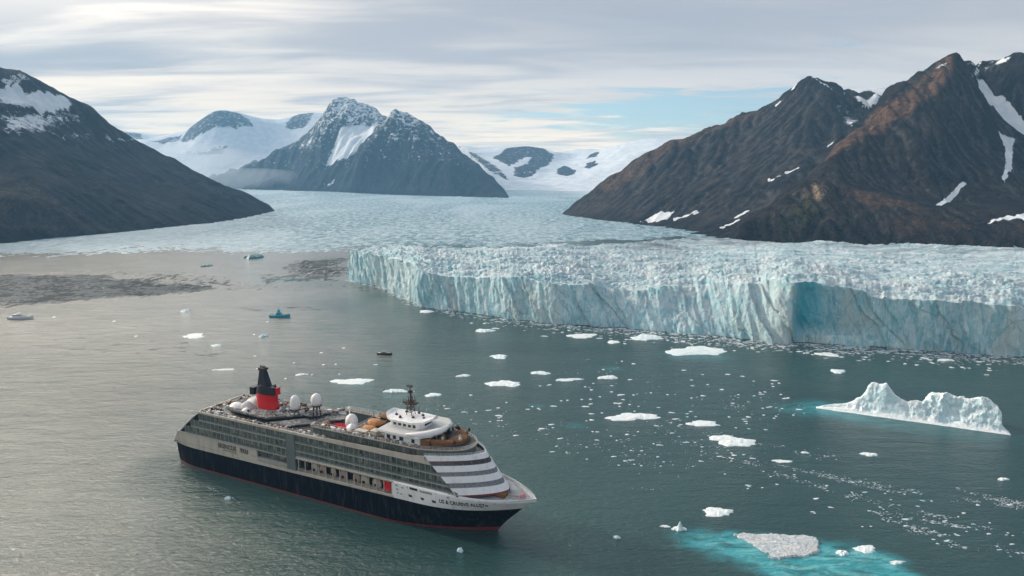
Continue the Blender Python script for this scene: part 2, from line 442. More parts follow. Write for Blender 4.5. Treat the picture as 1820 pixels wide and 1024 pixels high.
def build_water():
    az = np.linspace(-1.15, 1.15, 520)
    d = np.concatenate([np.linspace(60, 150, 12), 150 * (2400 / 150.) ** np.linspace(0, 1, 520)[1:], np.geomspace(2500, 10900, 50)])
    D, A = np.meshgrid(d, az, indexing='ij')
    X = np.clip(D * A, -7900, 7900); Y = D
    # milky turquoise where ice lies just under the surface
    p1 = wpts([(1198, 945), (1260, 944), (1330, 950), (1450, 962), (1520, 970), (1590, 990), (1640, 1030), (1560, 1080), (1420, 1060), (1340, 1010), (1265, 985), (1210, 965)])
    s = sdist(X, Y, p1) + fbm(X / 13., Y / 7., 4, 5, .6) * 5.
    teal = sstep(-5.5, 6., s) * 1.15
    p2 = wpts([(1425, 722), (1460, 716), (1600, 735), (1790, 768), (1770, 786), (1600, 762), (1470, 738)])
    s = sdist(X, Y, p2) + fbm(X / 12., Y / 12., 3, 8) * 3.
    e = at(1450, 727); fade = np.exp(-np.hypot(X - e[0], Y - e[1]) / 34.)
    teal = np.maximum(teal, sstep(-16, 9, s) * (.16 + 1.0 * fade)); teal = np.maximum(teal, .8 * np.exp(-((X - e[0] + 8) / 16.) ** 2 - ((Y - e[1] + 2) / 11.) ** 2))
    p3 = wpts([(1190, 628), (1290, 632), (1285, 640), (1200, 636)]); s = sdist(X, Y, p3)
    teal = np.maximum(teal, sstep(-12, 4, s) * .35)
    for (px, py, rr) in ((1020, 757, 6), (955, 722, 5), (1085, 655, 8), (640, 684, 8), (700, 704, 6), (500, 497, 40), (450, 460, 30)):
        q = at(px, py); teal = np.maximum(teal, .45 * np.exp(-((X - q[0]) / rr) ** 2 - ((Y - q[1]) / (rr * .7)) ** 2))
    # wind: how strongly the surface is ruffled
    chop = .80 + .26 * fbm(X / 160., Y / 160., 4, 3)
    chop = chop * (1 - .45 * sstep(520, 760, Y) * sstep(-60, -200, X))
    g = wpts([(1180, 640), (1320, 640), (1820, 660), (1820, 760), (1500, 700), (1300, 670), (1150, 640)])
    chop = chop * (1 - .45 * sstep(-5, 30, sdist(X, Y, g)))
    pk = wpts([(-200, 498), (0, 495), (110, 488), (200, 500), (300, 505), (390, 512), (330, 522), (200, 533), (100, 540), (-200, 545)])
    s = sdist(X, Y, pk) + fbm(X / 60., Y / 60., 4, 21) * 30.
    # pale sky reflection painted as colour over the western water, none to the east
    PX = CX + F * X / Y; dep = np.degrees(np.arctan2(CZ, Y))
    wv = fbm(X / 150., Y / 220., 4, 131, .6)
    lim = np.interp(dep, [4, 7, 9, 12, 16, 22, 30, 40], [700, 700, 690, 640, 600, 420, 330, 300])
    tone_sheen = sstep(180, -260, PX - lim + wv * 260) * np.interp(dep, [6, 9, 12, 16, 22, 32], [1., 1., .84, .62, .50, .42])
    slush = np.zeros_like(X)
    for poly, k_ in (([(-120, 492), (0, 489), (110, 487), (200, 491), (300, 502), (400, 511), (345, 519), (200, 531), (100, 541), (-120, 547)], 1.), ([(150, 481), (330, 486), (480, 506), (420, 518), (300, 500)], .55), ([(520, 462), (620, 461), (622, 492), (560, 499), (500, 481)], .7), ([(450, 490), (600, 492), (600, 500), (470, 503)], .6), ([(330, 505), (560, 508), (560, 516), (340, 518)], .35), ([(560, 505), (760, 510), (800, 535), (640, 516)], .4)):
        s_ = sdist(X, Y, wpts(poly)); slush = np.maximum(slush, k_ * sstep(-30, 40, s_ + fbm(X / 70., Y / 110., 5, 23, .6) * 60.))
    tone_sheen = tone_sheen * (.82 + .3 * fbm(X / 60., Y / 30., 4, 140, .6)) * sstep(-2, 22, dist_poly(X, Y, [(-172, 332), (-130, 306), (-60, 272), (-6, 262)]) - 14)
    Z = np.zeros_like(X)
    for px, py, L_, a_ in ((85, 868, 11, .5), (175, 876, 10, .45), (235, 886, 9, .4), (440, 910, 8, .5), (300, 890, 14, .25), (520, 915, 7, .3), (70, 905, 9, .25), (210, 820, 9, .3), (240, 800, 10, .25), (80, 798, 8, .25), (560, 925, 8, .25)):
        q = at(px, py); Z += a_ * np.exp(-((X - q[0]) / L_) ** 2 - ((Y - q[1] - .10 * (X - q[0])) / 2.4) ** 2)
    V = np.stack([X, Y, Z], -1).reshape(-1, 3)
    me = np_mesh('water', V, grid_faces(len(d), len(az)), M_WATER, True, {'teal': teal, 'tone_sheen': np.clip(tone_sheen, 0, 1), 'slush': slush, 'chop': np.clip(chop, .08, 1.3)})
    tag(link('water', me), 'calm grey-green fjord water with a faint ripple', kind='structure')
    v2 = [(-7950, -1400, -.4), (7950, -1400, -.4), (7950, 11000, -.4), (-7950, 11000, -.4)]
    bed = np_mesh('sea', np.array(v2), np.array([[0, 1, 2, 3]]), M_WATER, False, {'teal': np.zeros(4), 'chop': np.full(4, .6)})
    tag(link('sea', bed), 'open sea reaching out past the fjord', kind='structure')


build_water()

# ------------------------------------------------------------------ mountains
def dens(poly, step=45.):
    P = [atd(a, b, d) for a, b, d in poly]; out = [P[0]]
    for p, q in zip(P[:-1], P[1:]):
        n = max(1, int(np.linalg.norm(q - p) / step))
        for k in range(1, n + 1):
            out.append(p + (q - p) * k / n)
    return out


def base_pts(pxs, z, step=60.):
    P = [at(a, b, z) for a, b in pxs]; out = [P[0]]
    for p, q in zip(P[:-1], P[1:]):
        n = max(1, int(np.linalg.norm(q - p) / step))
        for k in range(1, n + 1):
            out.append(p + (q - p) * k / n)
    return out


def lower(pts, dy=-90., dz=-35., dx=0.):
    return [p + np.array([dx, dy, dz]) for p in pts]


def erode(H, cell, n=24000, steps=70, batches=6, seed=1, rate=.28, cap=5.):
    rng = np.random.default_rng(seed); H = H / cell; ny, nx = H.shape
    for b in range(batches):
        m = n // batches
        px = rng.uniform(1, nx - 2.01, m); py = rng.uniform(1, ny - 2.01, m)
        vx = np.zeros(m); vy = np.zeros(m); sp = np.ones(m); wt = np.ones(m); sed = np.zeros(m)
        alive = np.ones(m, bool)
        for s in range(steps):
            ix = px.astype(int); iy = py.astype(int); fx = px - ix; fy = py - iy
            a = H[iy, ix]; bb = H[iy, ix + 1]; c = H[iy + 1, ix]; d = H[iy + 1, ix + 1]
            gx = (bb - a) * (1 - fy) + (d - c) * fy; gy = (c - a) * (1 - fx) + (d - bb) * fx
            h0 = a * (1 - fx) * (1 - fy) + bb * fx * (1 - fy) + c * (1 - fx) * fy + d * fx * fy
            vx = vx * .25 - gx * .75; vy = vy * .25 - gy * .75
            L = np.hypot(vx, vy) + 1e-9; vx /= L; vy /= L
            nx_ = px + vx; ny_ = py + vy
            ok = alive & (nx_ > 1) & (nx_ < nx - 2.01) & (ny_ > 1) & (ny_ < ny - 2.01)
            jx = np.where(ok, nx_, px).astype(int); jy = np.where(ok, ny_, py).astype(int)
            gx2 = np.where(ok, nx_, px) - jx; gy2 = np.where(ok, ny_, py) - jy
            h1 = H[jy, jx] * (1 - gx2) * (1 - gy2) + H[jy, jx + 1] * gx2 * (1 - gy2) + H[jy + 1, jx] * (1 - gx2) * gy2 + H[jy + 1, jx + 1] * gx2 * gy2
            dh = h1 - h0
            cp_ = np.maximum(-dh, .01) * sp * wt * cap
            dep = np.where((sed > cp_) | (dh > 0), np.where(dh > 0, np.minimum(dh, sed), (sed - cp_) * .25), 0.)
            ero = np.where((sed <= cp_) & (dh <= 0), np.minimum((cp_ - sed) * rate, -dh), 0.)
            dl = np.where(ok, dep - ero, 0.)
            sed = sed - dl
            acc = np.zeros(H.size)
            for ox, oy, wgt in ((0, 0, (1 - fx) * (1 - fy)), (1, 0, fx * (1 - fy)), (0, 1, (1 - fx) * fy), (1, 1, fx * fy)):
                acc += np.bincount((iy + oy) * nx + ix + ox, dl * wgt, minlength=H.size)
            H += np.clip(acc, -.05, .03).reshape(H.shape)
            sp = np.sqrt(np.maximum(sp * sp - dh * .6, .05)); wt = wt * .985
            px = np.where(ok, nx_, px); py = np.where(ok, ny_, py); alive = ok
    for k in range(2):
        Q = np.pad(H, 1, 'edge'); sm = (Q[2:, 1:-1] + Q[:-2, 1:-1] + Q[1:-1, 2:] + Q[1:-1, :-2]) / 4
        H = np.where(np.abs(H - sm) > .45, sm, H * .85 + sm * .15)
    return H * cell


def mountain(name, mat, ridges, bases, cell, xr, yr, amp=26., nscale=260., gully=(12., 60.), ero=24000, seed=3, ecap=3.,
             snow_polys=(), snow_lines=(), snow_fn=None, zmin=-10., attr_fns=None, label=None, rough_fn=None, zb=0., close=None):
    pts = []
    for r in ridges: pts += dens(r)
    for b in bases: pts += list(b)
    P = np.array(pts); key = np.round(P[:, :2] / 14).astype(int); _, idx = np.unique(key, axis=0, return_index=True); P = P[np.sort(idx)]
    xs = np.arange(xr[0], xr[1], cell); ys = np.arange(yr[0], yr[1], cell)
    X, Y = np.meshgrid(xs, ys)
    A = np.hypot(P[:, None, 0] - P[None, :, 0], P[:, None, 1] - P[None, :, 1])
    n = len(P); Mx = np.zeros((n + 1, n + 1)); Mx[:n, :n] = A - np.eye(n) * 4.; Mx[:n, n] = 1; Mx[n, :n] = 1
    sol = np.linalg.solve(Mx, np.append(P[:, 2], 0))
    wob = fbm(X / 120., Y / 120., 3, seed + 50) * 22.; wob2 = fbm(X / 120., Y / 120., 3, seed + 60) * 22.
    Hh = np.full(X.shape, sol[n])
    for k in range(n):
        Hh += sol[k] * np.hypot(X + wob * .5 - P[k, 0], Y + wob2 * .5 - P[k, 1])
    shp = [tuple(p[:2]) for p in bases[0]] + (close or [(xr[1], yr[1]), (xr[0], yr[1])])
    sd_ = sdist(X, Y, shp) + fbm(X / 60., Y / 60., 3, seed + 70) * 12.
    Hh = np.where(sd_ < 0, np.minimum(Hh, zb + sd_ * .5), Hh)
    # roughness, stronger away from the drawn crests so that those keep their line
    up = sstep(0, 120, Hh)
    dr = np.full(X.shape, 1e9)
    for r in ridges:
        q = np.array([atd(a, b, d) for a, b, d in r]); dr = np.minimum(dr, dist_poly(X, Y, [tuple(v[:2]) for v in q]))
    away = .16 + .84 * sstep(0, 170, dr)
    rg = ridged(X / nscale, Y / nscale, 5, seed, .52) - .45
    Hh = Hh + amp * rg * up * away + fbm(X / 40., Y / 40., 4, seed + 9) * 5. * up
    gy, gx = np.gradient(Hh, cell); sl = np.hypot(gx, gy)
    # gullies that run down the fall line: stripes along the contour direction
    tang = np.arctan2(gy, gx)
    lf = ridged(X / gully[1] + fbm(X / 200., Y / 200., 2, 4) * 1.5, Y / (gully[1] * 3.2), 3, seed + 20, .55) - .5
    Hh = Hh + lf * gully[0] * up * away * sstep(.2, .7, sl)
    if rough_fn is not None: Hh = rough_fn(X, Y, Hh, up, away)
    if ero: Hh = erode(Hh, cell, ero, seed=seed, cap=ecap)
    gy, gx = np.gradient(Hh, cell); sl = np.hypot(gx, gy)

    def hit(px, py):
        r = ray(px, py); r = r / r[1]; d = np.arange(yr[0], yr[1], cell * .5)
        zx = r[0] * d; zz = CZ + r[2] * d
        ixx = np.clip(((zx - xs[0]) / cell).astype(int), 0, len(xs) - 1); iyy = np.clip(((d - ys[0]) / cell).astype(int), 0, len(ys) - 1)
        inside = (zx > xs[0]) & (zx < xs[-1])
        g = np.where(inside & (Hh[iyy, ixx] >= zz))[0]
        if len(g) == 0:
            g = [np.argmin(np.where(inside, np.abs(Hh[iyy, ixx] - zz), 1e9))]
        return (zx[g[0]], d[g[0]])
    snow = np.zeros(X.shape)
    if snow_fn is not None: snow = snow_fn(X, Y, Hh, sl)
    kz = max(1., cell / 7.); nz = fbm(X / (35. * kz), Y / (35. * kz), 5, 77, .6) * 14. * kz * (1.6 if kz > 1 else 1)
    for poly, soft, val in snow_polys:
        q = [hit(a, b) for a, b in poly]; s = sdist(X, Y, q) + nz * soft
        mk = sstep(-3 - 23 * soft, 4 + 24 * soft, s)
        snow = np.maximum(snow, mk * val) if val >= 0 else np.minimum(snow, 1 - mk * (1 + val))
    for line, wid in snow_lines:
        q = [hit(a, b) for a, b in line]
        snow = np.maximum(snow, 1.15 * sstep(1.0, .55, dist_poly(X, Y, q) / (wid * (1 + .25 * nz / 14.))))
    def blur(A, r):
        Q = np.pad(A, ((r + 1, r), (r + 1, r)), 'edge').cumsum(0).cumsum(1); k = 2 * r + 1
        return (Q[k:, k:] - Q[:-k, k:] - Q[k:, :-k] + Q[:-k, :-k]) / (k * k)
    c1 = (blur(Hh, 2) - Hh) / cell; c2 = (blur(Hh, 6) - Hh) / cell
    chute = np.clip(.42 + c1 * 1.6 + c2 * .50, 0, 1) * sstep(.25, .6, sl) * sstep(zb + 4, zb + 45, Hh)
    at_ = {'snow': snow, 'chute': chute}
    for k, fn in (attr_fns or {}).items(): at_[k] = fn(X, Y, Hh, sl, hit)
    for k in ('rust', 'moss', 'pale'):
        if k not in at_: at_[k] = np.zeros(X.shape)
    V = np.stack([X, Y, Hh], -1).reshape(-1, 3)
    me = np_mesh(name, V, grid_faces(len(ys), len(xs), Hh > zmin), mat, True, at_)
    return tag(link(name, me), label, kind='structure')


def far_base(xa, xb, y, z=0., n=12):
    return [np.array([x, y, z]) for x in np.linspace(xa, xb, n)]


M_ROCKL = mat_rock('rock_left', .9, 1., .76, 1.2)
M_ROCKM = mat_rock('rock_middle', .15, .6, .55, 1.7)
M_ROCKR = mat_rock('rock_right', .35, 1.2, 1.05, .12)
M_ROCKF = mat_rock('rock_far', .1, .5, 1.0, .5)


def patch(poly, soft=1., k=1.):
    def f(X, Y, H, sl, hit):
        q = [hit(a, b) for a, b in poly]
        return k * sstep(-10 * soft, 14 * soft, sdist(X, Y, q) + fbm(X / 40., Y / 40., 3, 8) * 16.)
    return f


def addf(*fs):
    def f(*a):
        r = 0
        for g in fs: r = r + g(*a)
        return np.clip(r, 0, 1.2)
    return f


def cliffs(X, Y, H, up, away):
    # buttresses and gullies that run down the fall line
    wx = fbm(X / 160., Y / 200., 3, 6); wx2 = fbm(X / 60., Y / 70., 2, 6)
    n = ridged(X / 118. + wx * .9, Y / 520., 3, 41, .5) - .5
    n2 = ridged(X / 40. + wx2 * .7, Y / 260., 3, 45, .55) - .5
    n3 = ridged(X / 15. + wx2 * 1.2, Y / 90., 2, 48, .55) - .5
    hi = .30 + .70 * sstep(50, 170, H)
    return H + ((n - .2) * 66. + (n2 - .1) * 26. + n3 * 8.) * up * away * hi


def ribs(k, wl, sd):
    def f(X, Y, H, up, away):
        n = -.12 + ridged(X / wl + fbm(X / (wl * 2), Y / (wl * 2), 3, sd) * .9, Y / (wl * 5.), 4, sd + 1, .58) - .5
        n2 = ridged(X / (wl * .3) + fbm(X / wl, Y / wl, 2, sd) * .9, Y / (wl * 1.8), 3, sd + 2, .6) - .5
        return H + (n * k + n2 * k * .3) * up * away
    return f


# left mountain
mountain('mountain_left', M_ROCKL,
         [[(-420, 10, 2350), (-200, 62, 2400), (-60, 104, 2420), (0, 119, 2450), (45, 127, 2470), (80, 150, 2500), (118, 176, 2550), (160, 184, 2600), (186, 216, 2640), (232, 244, 2680), (300, 278, 2740), (350, 303, 2780), (400, 327, 2820), (440, 343, 2850), (470, 358, 2860), (495, 374, 2840)],
          [(-420, 230, 1300), (-150, 270, 1400), (0, 306, 1450), (60, 330, 1480), (120, 362, 1560), (165, 388, 1640), (205, 408, 1730)],
          [(118, 176, 2550), (100, 225, 2350), (80, 260, 2150), (90, 300, 1950), (130, 345, 1800)],
          [(232, 244, 2680), (215, 285, 2450), (230, 330, 2200), (260, 380, 1960)],
          [(300, 278, 2740), (330, 320, 2550), (380, 365, 2330)]],
         [base_pts([(-420, 500), (-200, 455), (0, 433), (110, 422), (200, 415), (300, 405), (390, 396), (440, 388), (470, 381), (488, 376)], 0.) + [atd(480, 369, 2950), atd(462, 362, 3200), atd(430, 353, 3500)],
          lower(base_pts([(-420, 500), (-200, 455), (0, 433), (110, 422), (200, 415), (300, 405), (390, 396), (440, 388), (480, 380), (500, 375)], 0.), -60., -35., 60.), [np.array([-850., 1200., -60.]), np.array([-850., 2000., -60.]), np.array([-850., 3000., -40.]), np.array([-1000., 1150., -50.])],
          far_base(-3600, -1100, 3500, 0.), far_base(-3600, -850, 3800, -60.), [atd(60, 352, 1640), atd(20, 340, 1700), atd(120, 380, 1680), atd(-60, 322, 1620), atd(-160, 300, 1600)]],
         7.5, (-3300, -850), (1150, 3700), 34., 300., (14., 75.), 50000, 3, rough_fn=ribs(48., 130., 301),
         snow_polys=[([(0, 160), (20, 150), (45, 165), (125, 175), (125, 190), (90, 196), (60, 190), (30, 190), (0, 185)], .6, 1.),
                     ([(0, 200), (60, 195), (120, 195), (150, 210), (120, 222), (60, 235), (0, 240)], 1.3, .62),
                     ([(0, 140), (40, 132), (60, 140), (30, 150), (0, 150)], 1.0, .66),
                     ([(190, 240), (235, 245), (225, 250), (180, 244)], .8, .62), ([(90, 235), (165, 232), (155, 245), (100, 250)], 1.2, .45)],
         attr_fns={'rust': patch([(-60, 300), (0, 308), (60, 334), (120, 366), (200, 408), (100, 418), (0, 400), (-60, 350)], 1., .75)},
         label='dark scree mountain with patches of old snow near its top on the left shore')
# middle mountain
def mid_snow(X, Y, H, sl):
    n = fbm(X / 90., Y / 90., 4, 31)
    return np.clip(.27 + .30 * sstep(250, 800, H) + .22 * n - .05 * sstep(.9, 1.6, sl) - .30 * sstep(150, 700, X + 500), 0, .55) * sstep(60, 250, H)


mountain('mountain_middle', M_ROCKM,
         [[(440, 300, 7100), (465, 294, 6900), (500, 268, 6700), (545, 235, 6500), (572, 205, 6400), (588, 180, 6300), (600, 174, 6300), (640, 183, 6300), (655, 190, 6320), (668, 192, 6350), (683, 213, 6400), (720, 222, 6450), (757, 240, 6450), (780, 238, 6400), (792, 262, 6300), (830, 285, 6200), (870, 310, 6000)],
          [(701, 189, 5500), (713, 209, 5450), (745, 235, 5350), (780, 260, 5250), (820, 281, 5100), (850, 303, 4950), (880, 331, 4800), (905, 350, 4560)],
          [(700, 195, 5500), (690, 207, 5480), (676, 227, 5430), (655, 255, 5330), (640, 280, 5200), (625, 310, 5100), (620, 335, 5050)],
          [(572, 205, 6400), (560, 240, 6200), (540, 270, 6100), (520, 300, 6100)],
          [(745, 235, 5350), (750, 270, 5150), (760, 310, 4950)]],
         [dens([(200, 333, 6800), (330, 333, 6300), (440, 334, 5900), (520, 337, 5600), (590, 339, 5450), (650, 342, 5200), (700, 345, 4950), (800, 348, 4700), (870, 350, 4500), (905, 351, 4380), (898, 338, 5400), (880, 330, 6300)], 150),
          lower(dens([(440, 334, 5900), (520, 337, 5600), (590, 339, 5450), (650, 342, 5200), (700, 345, 4950), (800, 348, 4700), (870, 350, 4500), (915, 351, 4380)], 150), -200., -60., 40.), far_base(-3000, 900, 7600, 0.), far_base(-3000, 900, 8000, -80.),
          [atd(692, 222, 5950), atd(650, 228, 6050), atd(625, 255, 5850), atd(595, 285, 5700), atd(570, 312, 5700)]],
         13., (-2900, 500), (4050, 7900), 60., 420., (26., 120.), 26000, 11, rough_fn=ribs(95., 210., 401),
         snow_polys=[([(672, 216), (650, 222), (605, 228), (600, 245), (590, 268), (578, 290), (600, 288), (625, 275), (645, 255), (660, 240)], .8, .86),
                     ([(590, 176), (640, 182), (660, 192), (655, 218), (640, 205), (620, 200), (600, 205)], 1.3, .56),
                     ([(530, 250), (565, 240), (560, 262), (530, 262)], 1.6, .55), ([(690, 250), (710, 247), (700, 258), (684, 266)], 1., .62),
                     ([(715, 240), (745, 248), (760, 262), (735, 255)], 1.4, .6), ([(560, 330), (595, 322), (590, 334)], 1.2, .6)],
         snow_fn=mid_snow, zmin=-15., label='dark twin-peaked mountain streaked with snow at the head of the fjord')
# far icecaps
def cap(X, Y, H, sl):
    return np.full(X.shape, 1.0)


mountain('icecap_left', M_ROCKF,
         [[(-200, 235, 9000), (120, 230, 9000), (200, 232, 9000), (240, 235, 9000), (262, 247, 8900), (285, 243, 8600), (320, 240, 8500), (345, 222, 8400), (365, 208, 8300), (385, 198, 8300), (420, 200, 8400), (450, 207, 8700), (490, 216, 9000), (510, 211, 9000), (530, 203, 9000), (560, 200, 9000), (620, 205, 9200), (760, 255, 9400)],
          [(320, 240, 8500), (340, 262, 8000), (395, 272, 7800)]],
         [dens([(200, 333, 6900), (400, 333, 6900), (600, 333, 6900)], 250), [atd(330, 268, 7900), atd(400, 292, 7600), atd(450, 302, 7500), atd(270, 262, 8200), atd(480, 250, 8300), atd(470, 275, 8000)],
          far_base(-7000, 0, 10500, 400.)],
         22., (-6200, 300), (6300, 10000), 30., 900., (6., 200.), 0, 15,
         snow_polys=[([(318, 250), (345, 222), (366, 206), (385, 197), (422, 200), (445, 213), (450, 226), (420, 231), (400, 228), (372, 240), (345, 252), (325, 256)], .8, -.36),
                     ([(506, 228), (508, 215), (530, 202), (560, 200), (548, 224), (525, 233)], .8, -.38), ([(270, 252), (300, 244), (325, 239), (322, 250), (290, 258)], 1.2, -.4),
                     ([(330, 274), (382, 262), (402, 262), (396, 281), (345, 277)], 1.6, -.4), ([(215, 235), (250, 238), (268, 248), (240, 246)], .8, -.4)],
         snow_fn=cap, label='snow-covered icecap with bare rock knobs behind the left mountain')
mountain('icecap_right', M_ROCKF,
         [[(700, 262, 8000), (790, 258, 7600), (830, 270, 7200), (862, 284, 7000), (880, 275, 7200), (900, 264, 7400), (940, 261, 7500), (965, 264, 7600), (985, 274, 7800), (1003, 269, 8000), (1040, 265, 8000), (1062, 267, 8000), (1100, 258, 7600), (1140, 248, 7300), (1160, 246, 7200), (1200, 250, 7200), (1300, 240, 7200), (1450, 200, 7200)],
          [(830, 270, 7200), (860, 290, 6700), (885, 306, 6400), (910, 320, 6200)],
          [(1160, 246, 7200), (1120, 275, 6600), (1090, 300, 6200), (1070, 318, 6000)],
          [(1040, 265, 8000), (1000, 296, 6900), (975, 308, 6600)]],
         [base_pts([(890, 342), (960, 343), (1060, 344), (1160, 345)], 3., 200), [atd(930, 321, 6300), atd(1000, 321, 6100), atd(1050, 321, 6000), atd(960, 300, 6700), atd(1040, 305, 6500)],
          far_base(-1800, 3600, 9500, 300.), lower(base_pts([(890, 342), (960, 343), (1060, 344), (1160, 345)], 3., 200), -300, -30)],
         20., (-900, 3200), (4300, 9000), 36., 700., (10., 160.), 0, 19,
         snow_polys=[([(795, 258), (830, 268), (862, 283), (885, 298), (908, 321), (893, 318), (870, 305), (845, 292), (815, 278)], .8, -.38),
                     ([(874, 282), (900, 264), (940, 260), (968, 263), (985, 276), (984, 286), (962, 300), (950, 312), (932, 318), (913, 312), (914, 298), (935, 290), (946, 280), (930, 282), (905, 297), (893, 290)], .6, -.3),
                     ([(988, 310), (992, 300), (1002, 294), (1024, 304), (1022, 311), (1004, 314)], .5, -.2), ([(1036, 300), (1044, 290), (1058, 286), (1064, 293), (1048, 301)], .5, -.25),
                     ([(1042, 283), (1056, 271), (1066, 270), (1060, 280)], .6, -.3)],
         snow_fn=cap, zmin=-15., label='low snow-covered icecap with bare rock knobs behind the right mountain')
# right mountains
mountain('mountain_right_far', M_ROCKR,
         [[(1000, 379, 2660), (1042, 346, 2640), (1090, 309, 2600), (1140, 276, 2580), (1190, 251, 2560), (1250, 233, 2550), (1300, 215, 2550), (1345, 199, 2550), (1374, 186, 2540), (1394, 160, 2520), (1425, 136, 2500), (1440, 132, 2500), (1456, 143, 2520), (1490, 161, 2560), (1512, 181, 2600), (1540, 197, 2640), (1580, 240, 2700), (1640, 240, 2700)],
          [(1440, 132, 2500), (1425, 200, 2330), (1405, 260, 2180), (1380, 300, 2080)],
          [(1300, 215, 2550), (1290, 270, 2350), (1270, 320, 2180), (1255, 350, 2060)],
          [(1190, 251, 2560), (1180, 300, 2400), (1165, 350, 2230), (1150, 380, 2080)],
          [(1090, 309, 2600), (1085, 350, 2450), (1080, 375, 2330)],
          [(1360, 192, 2545), (1345, 250, 2330), (1335, 300, 2150), (1320, 330, 2040)]],
         [[np.array([470., 3420., 0.]), np.array([300., 3000., 0.])] + base_pts([(995, 381), (1050, 390), (1100, 396), (1140, 401), (1200, 411), (1250, 421), (1300, 430), (1400, 440)], 0.),
          lower(base_pts([(985, 382), (1050, 390), (1100, 396), (1140, 401), (1200, 411), (1250, 421), (1300, 430), (1400, 440)], 0.), -80., -35., -40.), far_base(-100, 2600, 3300, 0.), far_base(-150, 2600, 3500, -60.),
          [atd(1530, 232, 2820), atd(1560, 240, 2850), atd(1495, 222, 2780), atd(1600, 245, 2900), atd(1520, 250, 3050), atd(1600, 260, 3100), atd(1300, 390, 1830), atd(1350, 362, 1860), atd(1400, 335, 1880), atd(1440, 310, 1950), atd(1480, 285, 2000), atd(1240, 400, 1880), atd(1190, 398, 1980), atd(1130, 392, 2160), atd(1500, 262, 2080)]],
         6.5, (60, 2300), (1450, 3450), 34., 260., (10., 50.), 60000, 5, rough_fn=cliffs,
         snow_polys=[([(1138, 397), (1175, 376), (1198, 377), (1186, 391), (1155, 398)], .1, 1.15), ([(1496, 214), (1510, 207), (1526, 215), (1514, 228), (1505, 223)], .5, .66), ([(1480, 180), (1530, 190), (1530, 205), (1490, 200)], 1.2, .42),
                     ([(1500, 165), (1560, 158), (1570, 170), (1545, 197), (1525, 187)], .1, 1.1)],
         snow_lines=[([(1200, 391), (1238, 380)], 9), ([(1282, 406), (1312, 392)], 7.5), ([(1308, 388), (1330, 375)], 6.5), ([(1367, 322), (1385, 313)], 7), ([(1398, 309), (1417, 300)], 7.5),
                     ([(1446, 137), (1462, 148), (1480, 160)], 7), ([(1409, 160), (1415, 150)], 7), ([(1470, 262), (1480, 255)], 4.5), ([(1380, 190), (1385, 185)], 6)],
         attr_fns={'rust': addf(patch([(1060, 335), (1140, 276), (1190, 250), (1345, 198), (1350, 206), (1250, 243), (1190, 270), (1150, 300), (1090, 345)], 1., .60), patch([(1000, 382), (1060, 335), (1090, 350), (1060, 385)], 1.2, .15))},
         label='craggy dark mountain sloping down to the ice on the right shore')
